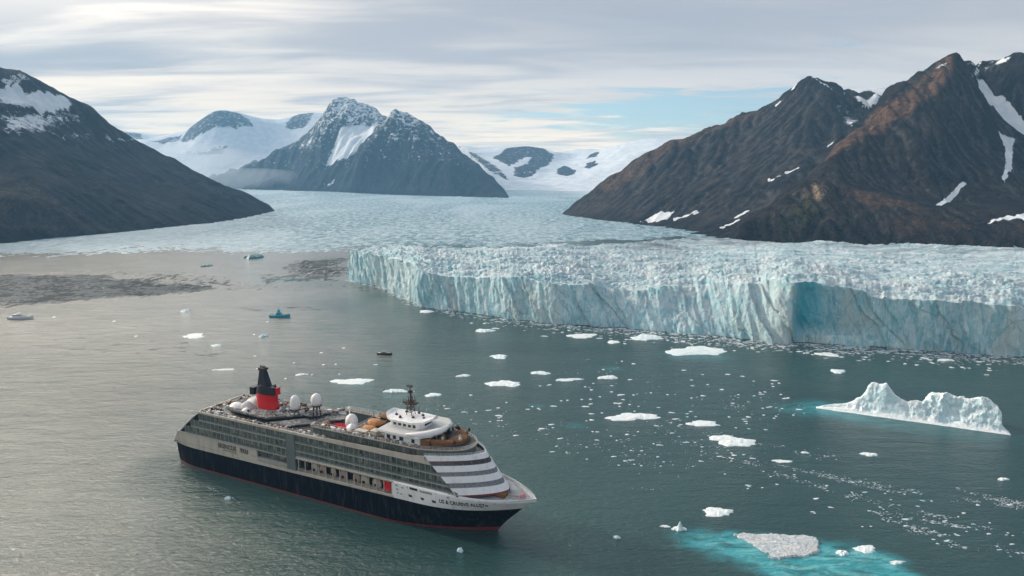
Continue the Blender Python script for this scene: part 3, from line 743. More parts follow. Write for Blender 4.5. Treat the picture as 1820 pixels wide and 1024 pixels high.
# the snowfield between the two right mountains
mountain('snowfield', M_ROCKF,
         [[(1440, 172, 3500), (1480, 164, 3450), (1502, 161, 3400), (1535, 159, 3400), (1570, 157, 3400), (1640, 150, 3400)]],
         [far_base(900, 2800, 2950, 150.), [atd(1480, 200, 3150), atd(1540, 204, 3100), atd(1600, 200, 3100)], far_base(900, 2800, 3800, 250.)],
         12., (1150, 2400), (2950, 3800), 6., 300., (1., 80.), 0, 5, snow_fn=cap, label='snowfield lying between the two right-hand peaks')
mountain('mountain_right_near', M_ROCKR,
         [[(1700, 85, 1900), (1672, 108, 1930), (1645, 129, 1950), (1612, 148, 1960), (1576, 153, 1980), (1566, 180, 1920), (1543, 198, 1860), (1515, 231, 1790), (1483, 258, 1720), (1460, 286, 1660), (1423, 318, 1580), (1395, 337, 1520), (1363, 360, 1440), (1321, 388, 1340), (1280, 410, 1260)],
          [(1700, 87, 1900), (1695, 120, 1850), (1668, 166, 1780), (1626, 194, 1740), (1571, 231, 1700), (1511, 256, 1650), (1469, 283, 1600)],
          [(1626, 194, 1740), (1640, 250, 1620), (1650, 300, 1540)], [(1571, 231, 1700), (1580, 285, 1590), (1590, 325, 1510)],
          [(1511, 256, 1650), (1520, 300, 1560), (1525, 325, 1500)],
          [(1695, 120, 1850), (1705, 190, 1730), (1712, 260, 1620), (1712, 305, 1560)],
          [(1700, 87, 1900), (1725, 97, 1930), (1745, 104, 1960), (1762, 109, 1980), (1780, 105, 1950), (1797, 98, 1900), (1825, 97, 1870), (1900, 80, 1850), (2050, 90, 1850), (2200, 60, 1850), (2350, 130, 1800), (2450, 250, 1750)],
          [(1725, 97, 1930), (1738, 140, 1840), (1752, 190, 1760), (1768, 240, 1680), (1775, 275, 1620)],
          [(1797, 98, 1900), (1790, 150, 1850), (1806, 200, 1790), (1840, 250, 1730), (1900, 300, 1650)],
          [(1423, 322, 1470), (1460, 326, 1440), (1534, 338, 1420), (1603, 356, 1390), (1663, 371, 1350), (1718, 389, 1310), (1746, 400, 1290), (1783, 393, 1290), (1830, 391, 1290), (1950, 380, 1290), (2150, 385, 1290), (2350, 400, 1290)]],
         [[np.array([p_[0], p_[1], 20.]) for p_ in [atd(a_ - k_, b_, d_ + 20) for a_, b_, d_, k_ in ((1590, 153, 2150, 30), (1566, 180, 1940, 62), (1543, 198, 1880, 66), (1515, 231, 1800, 62), (1483, 258, 1730, 58), (1460, 286, 1670, 54), (1423, 318, 1590, 46), (1395, 337, 1525, 42), (1363, 360, 1445, 36), (1321, 388, 1345, 30), (1280, 410, 1265, 26))]] + base_pts([(1250, 421), (1262, 423), (1300, 428), (1450, 433), (1600, 437), (1700, 440), (1820, 443), (2000, 446), (2300, 450), (2550, 440)], 24., 40),
          lower(base_pts([(1235, 419), (1260, 422), (1300, 428), (1450, 433), (1600, 437), (1700, 440), (1820, 443), (2000, 446), (2300, 450), (2550, 440)], 24., 50), -45., -26.), far_base(300, 2200, 2500, 0.),
          [atd(1617, 348, 1480), atd(1700, 335, 1510), atd(1740, 310, 1540), atd(1783, 300, 1560), atd(1760, 345, 1480), atd(1700, 360, 1440), atd(1780, 372, 1400), atd(1830, 370, 1420), atd(1830, 320, 1540), atd(1900, 360, 1450),
           atd(1764, 160, 1890), atd(1780, 190, 1830), atd(1800, 215, 1780), atd(1830, 245, 1700), atd(1640, 355, 1440), atd(1560, 345, 1460), atd(1745, 130, 1940), atd(1800, 260, 1650)]],
         4.5, (240, 2250), (1000, 2350), 26., 190., (7., 34.), 90000, 7, rough_fn=cliffs, zb=22., close=[(2250, 2350), (1260, 2350)],
         snow_polys=[([(1775, 232), (1805, 245), (1800, 262), (1798, 300), (1786, 326), (1780, 322), (1788, 290), (1786, 262)], .12, 1.15), ([(1746, 396), (1790, 384), (1822, 378), (1822, 392), (1780, 392)], .1, 1.15),
                     ([(1737, 140), (1748, 143), (1775, 172), (1822, 225), (1822, 240), (1790, 218), (1765, 190), (1745, 165)], .12, 1.15), ([(1735, 118), (1765, 110), (1750, 128), (1728, 134)], .5, .9),
                     ([(1768, 118), (1780, 106), (1795, 104), (1785, 116)], .3, 1.), ([(1715, 104), (1745, 103), (1735, 109)], .3, .9), ([(1662, 122), (1685, 112), (1680, 118), (1668, 124)], .3, .85)],
         snow_lines=[([(1668, 365), (1690, 350), (1714, 327)], 6)],
         attr_fns={'rust': addf(patch([(1700, 86), (1660, 120), (1600, 175), (1540, 215), (1483, 262), (1440, 300), (1469, 285), (1511, 258), (1571, 233), (1626, 196), (1668, 168), (1692, 122)], .8, 1.),  # brown rock brightened to carry sunlight on the left face
                                patch([(1500, 350), (1560, 342), (1640, 372), (1560, 372)], 1., .55), patch([(1560, 400), (1680, 385), (1740, 405), (1600, 430)], 1., .3)),
                   'moss': addf(patch([(1400, 380), (1440, 345), (1470, 365), (1430, 410), (1380, 420)], 1., .8), patch([(1690, 95), (1700, 85), (1705, 110), (1690, 120)], .6, .6)),
                   'pale': addf(patch([(1440, 330), (1462, 328), (1476, 348), (1455, 356), (1442, 350)], .5, 1.), patch([(1420, 340), (1436, 335), (1440, 350), (1425, 352)], .6, .5))},
         label='tall rust-topped mountain with black buttresses above the glacier')

# ------------------------------------------------------------------ glacier with its calving front
def interp_path(pts, xs):
    p = np.array(pts, float); return np.interp(xs, p[:, 0], p[:, 1])


def build_glacier():
    base = [(560, 452, ), (600, 455), (618, 460), (619, 497), (640, 503), (660, 507), (680, 510), (720, 529), (750, 543), (800, 551), (900, 566), (985, 576), (1100, 582), (1200, 590), (1300, 600), (1360, 606), (1405, 609), (1500, 613), (1600, 620), (1700, 626), (1820, 633), (2000, 646), (2250, 668)]
    top = [(619, 447), (640, 448), (656, 450), (661, 449), (680, 455), (720, 467), (752, 478), (760, 486), (800, 491), (860, 495), (905, 491), (940, 499), (990, 510), (1040, 505), (1070, 512), (1120, 514), (1200, 508), (1300, 502), (1370, 499), (1405, 500), (1440, 503), (1500, 514), (1560, 527), (1640, 532), (1700, 536), (1820, 545), (2000, 556), (2250, 575)]
    lean = [(619, 1), (660, 2), (750, 3), (800, 7), (1000, 9), (1100, 22), (1250, 30), (1340, 22), (1395, 5), (1410, 2), (1500, 3), (2250, 4)]
    # walk along the front in the world with even steps
    bx = np.concatenate([np.array([619.] * 1), np.arange(620, 2250, .5)])
    by = interp_path(base[3:], bx); B = at(bx, by, 0.)
    # the hidden west flank runs back from the corner
    c0 = at(619, 497, 0.); c1 = at(632, 445.5, 0.) * .985
    fl = np.linspace(0, 1, 60)[:-1][:, None]
    flank = c1 * (1 - fl) + c0 * fl
    s = np.concatenate([[0], np.cumsum(np.linalg.norm(np.diff(B, axis=0), axis=1))])
    n = 1150; ss = np.linspace(0, s[-1], n)
    px = np.interp(ss, s, bx); Bw = np.stack([np.interp(ss, s, B[:, k]) for k in range(3)], -1)
    ln = interp_path(lean, px); ty = interp_path(top, px)
    ty = ty + fbm(ss / 22., ss * 0, 4, 5) * 2.6
    nd = np.gradient(Bw, axis=0); nd /= np.linalg.norm(nd, axis=1)[:, None]
    nrm = np.stack([nd[:, 1], -nd[:, 0], nd[:, 0] * 0], -1)            # towards the water
    k = 35; ker = np.hanning(k); ker /= ker.sum()
    nrm = np.stack([np.convolve(np.pad(nrm[:, i], k // 2, 'edge'), ker, 'valid') for i in range(3)], -1); nrm /= np.linalg.norm(nrm, axis=1)[:, None]
    Tp = Bw - nrm * ln[:, None]
    Hh = atd(px, ty, Tp[:, 1])[:, 2]
    rows = []; blue = []; pale = []; dirt = []
    nv = 64
    bl = sstep(1400, 1406, px) * sstep(1520, 1430, px) * 1.0 + .35 * sstep(745, 752, px) * sstep(800, 762, px) + .25 * sstep(1500, 1530, px) * sstep(1620, 1560, px)  # blue shade on faces turned from the sun, painted into the colour
    pl = sstep(1330, 1385, px) * sstep(1412, 1402, px) + .5 * sstep(655, 675, px) * sstep(755, 745, px) + .45 * sstep(940, 960, px) * sstep(1010, 985, px)  # cream sunlight on left-facing walls, painted into the colour
    for v in np.linspace(-.06, 1, nv):
        vv = max(v, 0)
        jb = np.floor(ss / 9. + 2 * fbm(ss / 30., ss * 0, 2, 3)); jag = (_hash(jb.astype(np.int64), np.zeros_like(jb, dtype=np.int64), 11) / 4294967296.) - .5
        z = Hh * v + (jag * 3.6 * sstep(.7, 1., vv))
        off = -ln * vv ** 1.3
        shr = ss + z * .35
        f1 = ridged(shr / 13., z / 90. + 0 * ss, 4, 21, .55) - .5
        f2 = fbm(ss / 42., z / 60., 3, 33)
        f3 = fbm(ss / 4., z / 9., 3, 39)
        blk = np.floor((ss + z * .6 + 9 * fbm(ss / 30., z / 30., 2, 3)) / 19.)
        bw = np.floor((ss + z * .9 + 16 * fbm(ss / 55., z / 40., 2, 13)) / 41.)
        hb2 = (_hash(bw.astype(np.int64), np.zeros_like(bw, dtype=np.int64), 9) / 4294967296.) - .5
        hb = (_hash(blk.astype(np.int64), np.zeros_like(blk, dtype=np.int64), 7) / 4294967296.) - .5
        # a bay and a buttress: the wall is not a straight sheet
        d = off + f1 * 3.4 + f2 * 5. * (.4 + .6 * vv) + f3 * 1.0 + hb * 4.6 + hb2 * 7.5 * (.3 + .7 * vv) + (9. * np.exp(-((np.minimum(px, 1396) - 1396) / 50.) ** 2) * sstep(1420, 1396, px) - 6. * sstep(1398, 1424, px) * np.exp(-np.maximum(px - 1424, 0) / 80.)) * (.45 + .55 * (1 - vv)) + 5. * np.exp(-((px - 752) / 22.) ** 2)
        d = d - 3.0 * np.exp(-(((ss % 97.) - 40) / 3.) ** 2) * vv
        P = Bw + nrm * d[:, None]; P[:, 2] = z + (f3 * .8 if v > .9 else 0)
        rows.append(P); blue.append(bl * sstep(.05, .35, vv)); pale.append(pl * (.4 + .6 * f1)); dirt.append(ss * 0)
    rim = rows[-1].copy(); kk = np.hanning(61); kk /= kk.sum()
    srim = np.stack([np.convolve(np.pad(rim[:, i], 30, 'edge'), kk, 'valid') for i in range(3)], -1)
    # plateau back to the shore
    bk = [(619, 446, 42.5), (640, 442, 43.5), (680, 438.5, 45), (740, 436.5, 46), (900, 440, 45), (1000, 437, 45), (1100, 434, 43), (1180, 429, 37), (1240, 423, 27), (1320, 424, 24), (1450, 428, 24), (1600, 432, 24), (1820, 438, 24), (2250, 440, 24)]
    b = np.array(bk); by_ = np.interp(px, b[:, 0], b[:, 1]); bz = np.interp(px, b[:, 0], b[:, 2])
    BK = at(px, by_, bz); BK[:, 1] = np.maximum(BK[:, 1], rim[:, 1] + 4)
    npl = 230
    for j in range(1, npl):
        t = (j / (npl - 1.)) ** 1.25
        P = srim * (1 - t) + BK * t; fall = np.exp(-t * 60.); P = P + (rim - srim) * fall
        X, Y = P[:, 0], P[:, 1]
        dd = np.linalg.norm(P[:, :2] - rim[:, :2], axis=1)
        r1 = ridged(X / 26. + Y / 60., Y / 17. - X / 50., 4, 61, .6) - .5
        r1 = .45 * r1 + .75 * (ridged(ss / 75. + fbm(ss / 120., dd / 60., 2, 80), dd / 15. + .9 * fbm(ss / 90., dd / 50., 3, 81), 4, 62, .6) - .5)
        r4 = ridged(ss / 330. + .5, dd / 52. + 1.1 * fbm(ss / 160., dd / 90., 3, 83), 2, 64, .4) - .5
        r2 = fbm(X / 90., Y / 60., 3, 65); r3 = ridged(X / 7., Y / 6., 2, 68, .6) - .5
        w_ = sstep(0, 14, dd)
        near = 1 - .45 * sstep(60, 400, dd)
        P[:, 2] = srim[:, 2] * (1 - t) + bz * t + (rim[:, 2] - srim[:, 2]) * fall + (r1 * 6.5 * near * (.5 + 1.0 * sstep(-.4, .5, r2)) + r2 * 6. + r4 * 6. * (1 - .4 * sstep(60, 400, dd)) + r3 * 1.8 * near) * w_
        rows.append(P); blue.append(np.clip(.5 - (r1 * .9 + r4 * .9), 0, 1) * w_); pale.append(ss * 0); dirt.append(np.maximum(sstep(.35, .95, t) * sstep(950, 1250, px), .55 * sstep(.25, .5, fbm(ss / 400. + 5, dd / 30. + .002 * ss, 3, 91))))
    last = rows[-1].copy(); last[:, 2] = -6.; last[:, 1] += 12.; rows.append(last); blue.append(ss * 0); pale.append(ss * 0); dirt.append(ss * 0)
    V = np.array(rows); nr, nc = V.shape[:2]
    # close the west flank by adding a few columns running down to the water
    me = np_mesh('glacier', V.reshape(-1, 3), grid_faces(nr, nc), M_GLACIER, True, {'blue': np.array(blue), 'pale': np.clip(np.array(pale), 0, 1), 'dirt': np.array(dirt)})
    g = tag(link('glacier', me), 'pale blue glacier ending in a tall calving ice wall', kind='structure')
    # west end wall
    E0 = V[nv - 1:, 0, :]; m = len(E0); W = []
    for j, f in enumerate(np.linspace(0, 1, 24)):
        q = E0.copy(); q[:, 2] = E0[:, 2] * (1 - f) - 4 * f; q[:, 0] += -3.0 * f + ridged(E0[:, 1] / 12., q[:, 2] / 60., 3, 71) * 2.5 - 1.2 - (fbm(E0[:, 1] / 6., q[:, 2] / 8., 2, 5)) * (f > 0)
        if j == 0: q = E0
        W.append(q)
    W = np.array(W)
    me = np_mesh('glacier_end_wall', W.reshape(-1, 3), grid_faces(24, m), M_GLACIER, True, {'blue': np.zeros(24 * m), 'pale': np.zeros(24 * m), 'dirt': np.zeros(24 * m)})
    link('end_wall', me, g)
    return ss, px, Bw, nrm


GL = build_glacier()


def build_icefield():
    az = np.linspace(-1.0, .62, 620)
    d = 940 * (9500 / 940.) ** np.linspace(0, 1, 420)
    D, A = np.meshgrid(d, az, indexing='ij'); X = D * A; Y = D
    edge = wpts([(-400, 474), (0, 462), (90, 458), (200, 455), (300, 450), (420, 453), (520, 455), (620, 449), (760, 447), (900, 445), (1250, 440), (1500, 430), (1900, 400), (1900, 316.5), (-400, 316.5)])
    s = sdist(X, Y, edge)
    n = fbm(X / 70., Y / 110., 5, 91, .6); n2 = fbm(X / 12., Y / 18., 3, 95)
    h = .25 + .9 * n2 + np.where(s > 260, 1., s / 260.) * .9 - .5 + 1.2 * n * np.clip(1 - s / 500., 0, 1)
    h = h - 3. * sstep(40, -60, s + 60 * n)
    gap = wpts([(985, 432), (1060, 425), (1130, 427), (1215, 415), (1230, 424), (1150, 434), (1050, 437)])
    g = sstep(-20, 40, sdist(X, Y, gap) + n * 90); h -= g * 1.3
    # it rises towards the inland ice
    h += 24 * sstep(4500, 6200, Y)
    white = .9 * sstep(5600, 7600, Y + 900 * n) + .35 * sstep(4200, 5400, Y) * sstep(-200, 300, X)
    sp = wpts([(1000, 430), (1100, 424), (1200, 428), (1240, 424), (1240, 440), (1000, 440)])
    dirt = np.clip(g * .8, 0, 1)
    me = np_mesh('ice_field', np.stack([X, Y, h], -1).reshape(-1, 3), grid_faces(len(d), len(az), h > -2.5), M_MEL, True, {'white': np.clip(white, 0, 1), 'dirt': dirt})
    tag(link('ice_field', me), 'packed blue-white drift ice covering the inner fjord', kind='structure')


build_icefield()
#@@SHIP
# ------------------------------------------------------------------ mesh builder for made things
class MB:
    def __init__(s): s.v = []; s.f = []; s.m = []

    def add(s, vs, fs, m=0):
        b = len(s.v); s.v += [tuple(map(float, p)) for p in vs]; s.f += [tuple(b + i for i in f) for f in fs]; s.m += [m] * len(fs)

    def box(s, x0, x1, y0, y1, z0, z1, m=0):
        s.add([(x0, y0, z0), (x1, y0, z0), (x1, y1, z0), (x0, y1, z0), (x0, y0, z1), (x1, y0, z1), (x1, y1, z1), (x0, y1, z1)],
              [(0, 3, 2, 1), (4, 5, 6, 7), (0, 1, 5, 4), (1, 2, 6, 5), (2, 3, 7, 6), (3, 0, 4, 7)], m)

    def prism_xz(s, poly, y0, y1, m=0):
        n = len(poly); s.add([(x, y0, z) for x, z in poly] + [(x, y1, z) for x, z in poly],
                             [tuple(range(n)), tuple(range(2 * n - 1, n - 1, -1))] + [(i, i + n, (i + 1) % n + n, (i + 1) % n) for i in range(n)], m)

    def prism_xy(s, poly, z0, z1, m=0, top=None):
        n = len(poly); tp = top or poly
        s.add([(x, y, z0) for x, y in poly] + [(x, y, z1) for x, y in tp],
              [tuple(range(n - 1, -1, -1)), tuple(range(n, 2 * n))] + [(i, (i + 1) % n, (i + 1) % n + n, i + n) for i in range(n)], m)

    def tube(s, p, q, r, r2=None, n=8, m=0, caps=True):
        p = Vector(p); q = Vector(q); d = (q - p).normalized(); a = d.orthogonal().normalized(); b = d.cross(a); r2 = r if r2 is None else r2
        vs = [p + (a * math.cos(t) + b * math.sin(t)) * r for t in [2 * math.pi * k / n for k in range(n)]] + [q + (a * math.cos(t) + b * math.sin(t)) * r2 for t in [2 * math.pi * k / n for k in range(n)]]
        fs = [(i, (i + 1) % n, (i + 1) % n + n, i + n) for i in range(n)]
        if caps: fs += [tuple(range(n - 1, -1, -1)), tuple(range(n, 2 * n))]
        s.add(vs, fs, m)

    def lathe(s, c, prof, n=20, sx=1., sy=1., m=0):
        vs = []; fs = []
        for r, z in prof:
            for k in range(n):
                t = 2 * math.pi * k / n; vs.append((c[0] + r * sx * math.cos(t), c[1] + r * sy * math.sin(t), c[2] + z))
        for j in range(len(prof) - 1):
            for k in range(n):
                fs.append((j * n + k, j * n + (k + 1) % n, (j + 1) * n + (k + 1) % n, (j + 1) * n + k))
        fs += [tuple(range(n - 1, -1, -1)), tuple(range((len(prof) - 1) * n, len(prof) * n))]
        s.add(vs, fs, m)

    def loft(s, rows, m=0, closed=False):
        nc = len(rows[0]); vs = [p for r in rows for p in r]; fs = []
        for j in range(len(rows) - 1):
            for k in range(nc if closed else nc - 1):
                a = j * nc + k; b = j * nc + (k + 1) % nc; fs.append((a, b, b + nc, a + nc))
        s.add(vs, fs, m)

    def build(s, name, mats, parent=None, smooth=False, loc=None, label=None):
        me = bpy.data.meshes.new(name); me.from_pydata(s.v, [], s.f)
        for m in (mats if isinstance(mats, (list, tuple)) else [mats]): me.materials.append(m)
        me.polygons.foreach_set('material_index', s.m)
        if smooth: me.polygons.foreach_set('use_smooth', [True] * len(s.f))
        me.update(); o = link(name, me, parent, loc)
        if label: o['label'] = label
        return o


def paint(name, col, rough=.5, dirt=.3, dcol=(.2, .17, .14), streak=True, sc1=.5, spec=.4, metal=0.):
    m, t = material(name); P = t.obj()
    n = t.noise(t.mapping(P, scale=(1, 1, .18 if streak else 1.)), sc1, 5, .65); n2 = t.noise(P, .12, 4, .6)
    c = t.mix(t.math('MULTIPLY', t.ramp(n, .46, .72), dirt), col, dcol)
    c = t.mix(t.math('MULTIPLY', t.ramp(n2, .4, .7), dirt * .5), c, tuple(.72 * a for a in col))
    t.out(c, rough, t.bump(n, .05, .4), spec=spec, metal=metal)
    return m


def mat_speckle(name, a, b, c, sc_=1.1):
    m, t = material(name); P = t.obj()
    n = t.noise(P, sc_, 5, .8); n2 = t.noise(P, .18, 4, .6)
    col = t.mix(t.ramp(n, .42, .58), a, b); col = t.mix(t.ramp(n2, .45, .62), col, c)
    t.out(col, .8, t.bump(n, .6, .8), spec=.2)
    return m


def mat_glass():
    m, t = material('weathered_glazing'); P = t.obj()
    x, y, z = t.xyz(P)
    cell = t.comb(t.math('FLOOR', t.math('DIVIDE', x, 1.45)), t.math('FLOOR', t.math('DIVIDE', z, 4.05)), 0.)
    wn = t.n('ShaderNodeTexWhiteNoise', noise_dimensions='3D'); t.set(wn.inputs['Vector'], cell); r = wn.outputs['Value']
    n = t.noise(t.mapping(P, scale=(1, 1, .25)), 1.4, 4, .7)
    c = t.mix(r, (.014, .024, .026), (.085, .11, .105)); c = t.mix(t.ramp(r, .80, .95), c, (.20, .22, .205)); c = t.mix(t.math('MULTIPLY', t.ramp(n, .40, .62), .75), c, (.155, .165, .145))
    t.out(c, .18, None, spec=.6)
    return m


S_NAVY = paint('navy_hull_paint', (.004, .007, .015), .75, .55, (.055, .06, .062), sc1=.55, spec=.06)
S_RED = paint('red_boot_paint', (.17, .026, .026), .5, .4, (.12, .04, .04))
S_WHITE = paint('white_ship_paint', (.78, .80, .82), .35, .35, (.40, .36, .31))
S_CREAM = paint('weathered_cream_paint', (.50, .47, .41), .5, .5, (.22, .19, .16))
S_GREYG = paint('grey_green_panel', (.13, .165, .165), .5, .5, (.06, .07, .07))
S_SLAB = paint('grey_slab_paint', (.34, .35, .33), .55, .45, (.12, .12, .10))
S_DARK = paint('dark_steel', (.020, .021, .024), .5, .4, (.06, .05, .04))
S_BLACK = paint('black_blue_paint', (.007, .010, .022), .4, .2, (.03, .03, .04))
S_FRED = paint('red_funnel_paint', (.62, .012, .018), .35, .2, (.30, .01, .012), sc1=.25)
S_WIN = paint('dark_window_strip', (.020, .022, .030), .12, .5, (.10, .085, .085), sc1=1.2, spec=.7)
S_WIN2 = paint('frosted_window_strip', (.20, .21, .225), .2, .8, (.035, .035, .04), sc1=1.6, spec=.6)
S_BROWN = paint('brown_timber', (.20, .092, .034), .7, .6, (.045, .024, .015), streak=False, sc1=.6)
S_ORANGE = paint('orange_cover', (.42, .185, .06), .6, .4, (.16, .07, .03), streak=False)
S_RUSTM = paint('rusty_mast_steel', (.050, .028, .024), .7, .5, (.13, .05, .035), streak=False)
S_PINK = paint('pale_pink_boat', (.42, .33, .30), .5, .4, (.2, .14, .12))
S_ROOF = paint('grey_white_roof', (.50, .51, .51), .5, .4, (.3, .3, .3), streak=False)
S_DOME = paint('radome_white', (.80, .79, .78), .4, .25, (.62, .62, .66), streak=False, sc1=.2)
S_DECK = mat_speckle('snowy_deck', (.06, .06, .062), (.42, .43, .44), (.12, .115, .11), 1.0)
S_DECK2 = mat_speckle('littered_timber_deck', (.05, .045, .04), (.30, .25, .20), (.15, .12, .095), .8)
S_DECKF = mat_speckle('foredeck_plating', (.30, .32, .34), (.46, .49, .51), (.36, .36, .36), .3)
S_GLASS = mat_glass()
S_LETTER = paint('dark_lettering', (.012, .012, .016), .6, .15, (.08, .08, .08), streak=False, sc1=3.)

# frame of the ship: bow along +x, starboard (the side towards the camera) is -y
HEAD = math.radians(-26.56); SHIP_O = (-89.2, 312.5, 0.)


def xstem(z):
    return float(np.interp(z, [-5, 0, 3, 6, 9, 12.7, 16, 18.5, 21], [90, 93, 95.2, 98, 101, 104.8, 108.6, 111.4, 112.5]))


def half(x, z):
    tz = min(max((z) / 18., 0), 1)
    x0 = 42 + 32 * tz; xs_ = xstem(z); p = 1.75 + .55 * tz; hb = 14.55 + .45 * min(tz * 1.6, 1)
    if x > x0: b = hb * max(0., 1 - ((x - x0) / (xs_ - x0)) ** p)
    else: b = hb
    if x < -74: b -= 2.6 * ((-74 - x) / 18.) ** 2 * (1.2 - .5 * tz)
    return max(b, 0.)


def zb(x): return 10.8 + 1.9 * max(0, (x + 92) / 200.) ** 1.6


def zt(x): return 19.7 - (1.4 * ((x - 76) / 35.) if x > 76 else 0)


def build_ship():
    rnd = random.Random(5)
    ship = bpy.data.objects.new('cruise_ship', None); COL.objects.link(ship)
    ship.location = SHIP_O; ship.rotation_euler = (0, 0, HEAD)
    tag(ship, 'large cruise ship with navy hull, glazed grey sides, white bow bands and one red funnel', 'cruise ship')

    def zrows(name, zlo, zhi, nlev, mat, x0=-92., x1=None, ends=True):
        b = MB()
        for sg in (-1, 1):
            rows = []
            for j in range(nlev + 1):
                row = []; n = 90
                for i in range(n + 1):
                    u = i / n
                    zc_ = zlo(0) + (zhi(0) - zlo(0)) * j / nlev
                    xe = xstem(zc_) if x1 is None else x1
                    x = x0 + (xe - x0) * (1 - (1 - u) ** 1.5)
                    z = zlo(x) + (zhi(x) - zlo(x)) * j / nlev
                    if x1 is None: x = min(x, xstem(z)) if i < n else xstem(z)
                    row.append((x, sg * half(x, z), z))
                rows.append(row if sg == -1 else row[::-1])
            b.loft(rows)
            if sg == -1: st = rows
        # transom
        for j in range(nlev):
            p = st[j][0]; q = st[j + 1][0]
            b.add([p, q, (q[0], -q[1], q[2]), (p[0], -p[1], p[2])], [(0, 1, 2, 3)])
        return b.build(name, mat, ship, smooth=True)

    zrows('boot_topping', lambda x: -3., lambda x: .75 + 1.2 * max(0, (x - 30) / 65.) ** 2 if x < 95 else 1.95, 4, S_RED)
    zrows('hull', lambda x: .75 + 1.2 * max(0, (x - 30) / 65.) ** 2 if x < 95 else 1.95, zb, 8, S_NAVY)
    # cream strake above the navy paint, white from the recess forward
    b = MB()
    for sg in (-1, 1):
        n = 60; xs_ = [-92 + 142. * i / n for i in range(n + 1)]
        rows = [[(x, sg * (half(x, z0_) + .06), z0_) for x in xs_] for z0_ in ()]
        rows = [[(x, sg * half(x, zb(x)), zb(x)) for x in xs_], [(x, sg * (half(x, 13.) + .10), zb(x) + .2) for x in xs_], [(x, sg * (half(x, 13.) + .10), 12.9) for x in xs_], [(x, sg * (half(x, 13.) - 4.), 13.05) for x in xs_]]
        b.loft(rows if sg == -1 else [r[::-1] for r in rows])
    b.add([(-92, -12.5, 10.8), (-92, 12.5, 10.8), (-91.6, 12.5, 13), (-91.6, -12.5, 13)], [(0, 1, 2, 3)])
    b.build('strake', S_CREAM, ship)
    b = MB()
    for sg in (-1, 1):
        n = 70; rows = []
        for j in range(7):
            row = []
            for i in range(n + 1):
                u = 1 - (1 - i / n) ** 1.5
                x = 49.2 + (111.6 - 49.2) * u; zlo = zb(x); zhi = zt(x); z = zlo + (zhi - zlo) * j / 6.
                xx = min(x, xstem(z)) if i < n else xstem(z)
                row.append((xx, sg * half(xx, z), z))
            rows.append(row)
        top = rows[-1]; rows.append([(x - (.5 if i == n else 0), y - sg * min(.45, abs(y)), z) for i, (x, y, z) in enumerate(top)]); rows.append([(x, y, z - 1.5) for x, y, z in rows[-1]])
        b.loft(rows if sg == -1 else [r[::-1] for r in rows])
    b.build('upper_bow', S_WHITE, ship, smooth=True)
    # foredeck
    b = MB(); xs_ = [74 + (110.6 - 74) * i / 40 for i in range(41)]
    b.loft([[(x, -max(half(x, zt(x)) - .3, .02), zt(x) - 1.3) for x in xs_], [(x, 0, zt(x) - 1.2) for x in xs_], [(x, max(half(x, zt(x)) - .3, .02), zt(x) - 1.3) for x in xs_]])
    b.build('foredeck', S_DECKF, ship)
    # inner body of the superstructure
    xa = lambda z: float(np.interp(z, [11, 13, 15.5, 18.6, 22.7, 26.8, 31], [-92, -91.6, -89.8, -86.6, -82, -77, -70.5]))
    xf = lambda z: float(np.interp(z, [13, 19.6, 32, 34], [86, 81.5, 68.5, 66.5]))
    b = MB(); zz = [11.2, 13, 15.5, 18.6, 22.7, 26.8, 31.4]
    b.prism_xz([(xa(z) + .4, z) for z in zz] + [(68., 31.4), (78, 21), (78., 11.2)], -10.5, 10.5, 0)
    b.build('superstructure', S_GREYG, ship)
    b = MB(); ed = [(xa(z) - .1, z) for z in zz]
    for sg in (-1, 1):
        yy = sorted((sg * 14.2, sg * 14.75)) if True else 0
        b.prism_xz(ed + [(x + 1.0, z) for x, z in ed[::-1]], yy[0] - (0), yy[1], 0)
    for i in range(len(ed) - 1):
        (x0, z0), (x1, z1) = ed[i], ed[i + 1]
        b.add([(x0 + .2, -14.2, z0), (x0 + .2, 14.2, z0), (x1 + .2, 14.2, z1), (x1 + .2, -14.2, z1)], [(0, 3, 2, 1)])
    b.build('stern_frame', S_WHITE, ship)
    # glazed balcony decks on both sides
    rowsA = [(18.75, 22.45), (22.95, 26.5), (27.0, 30.6)]
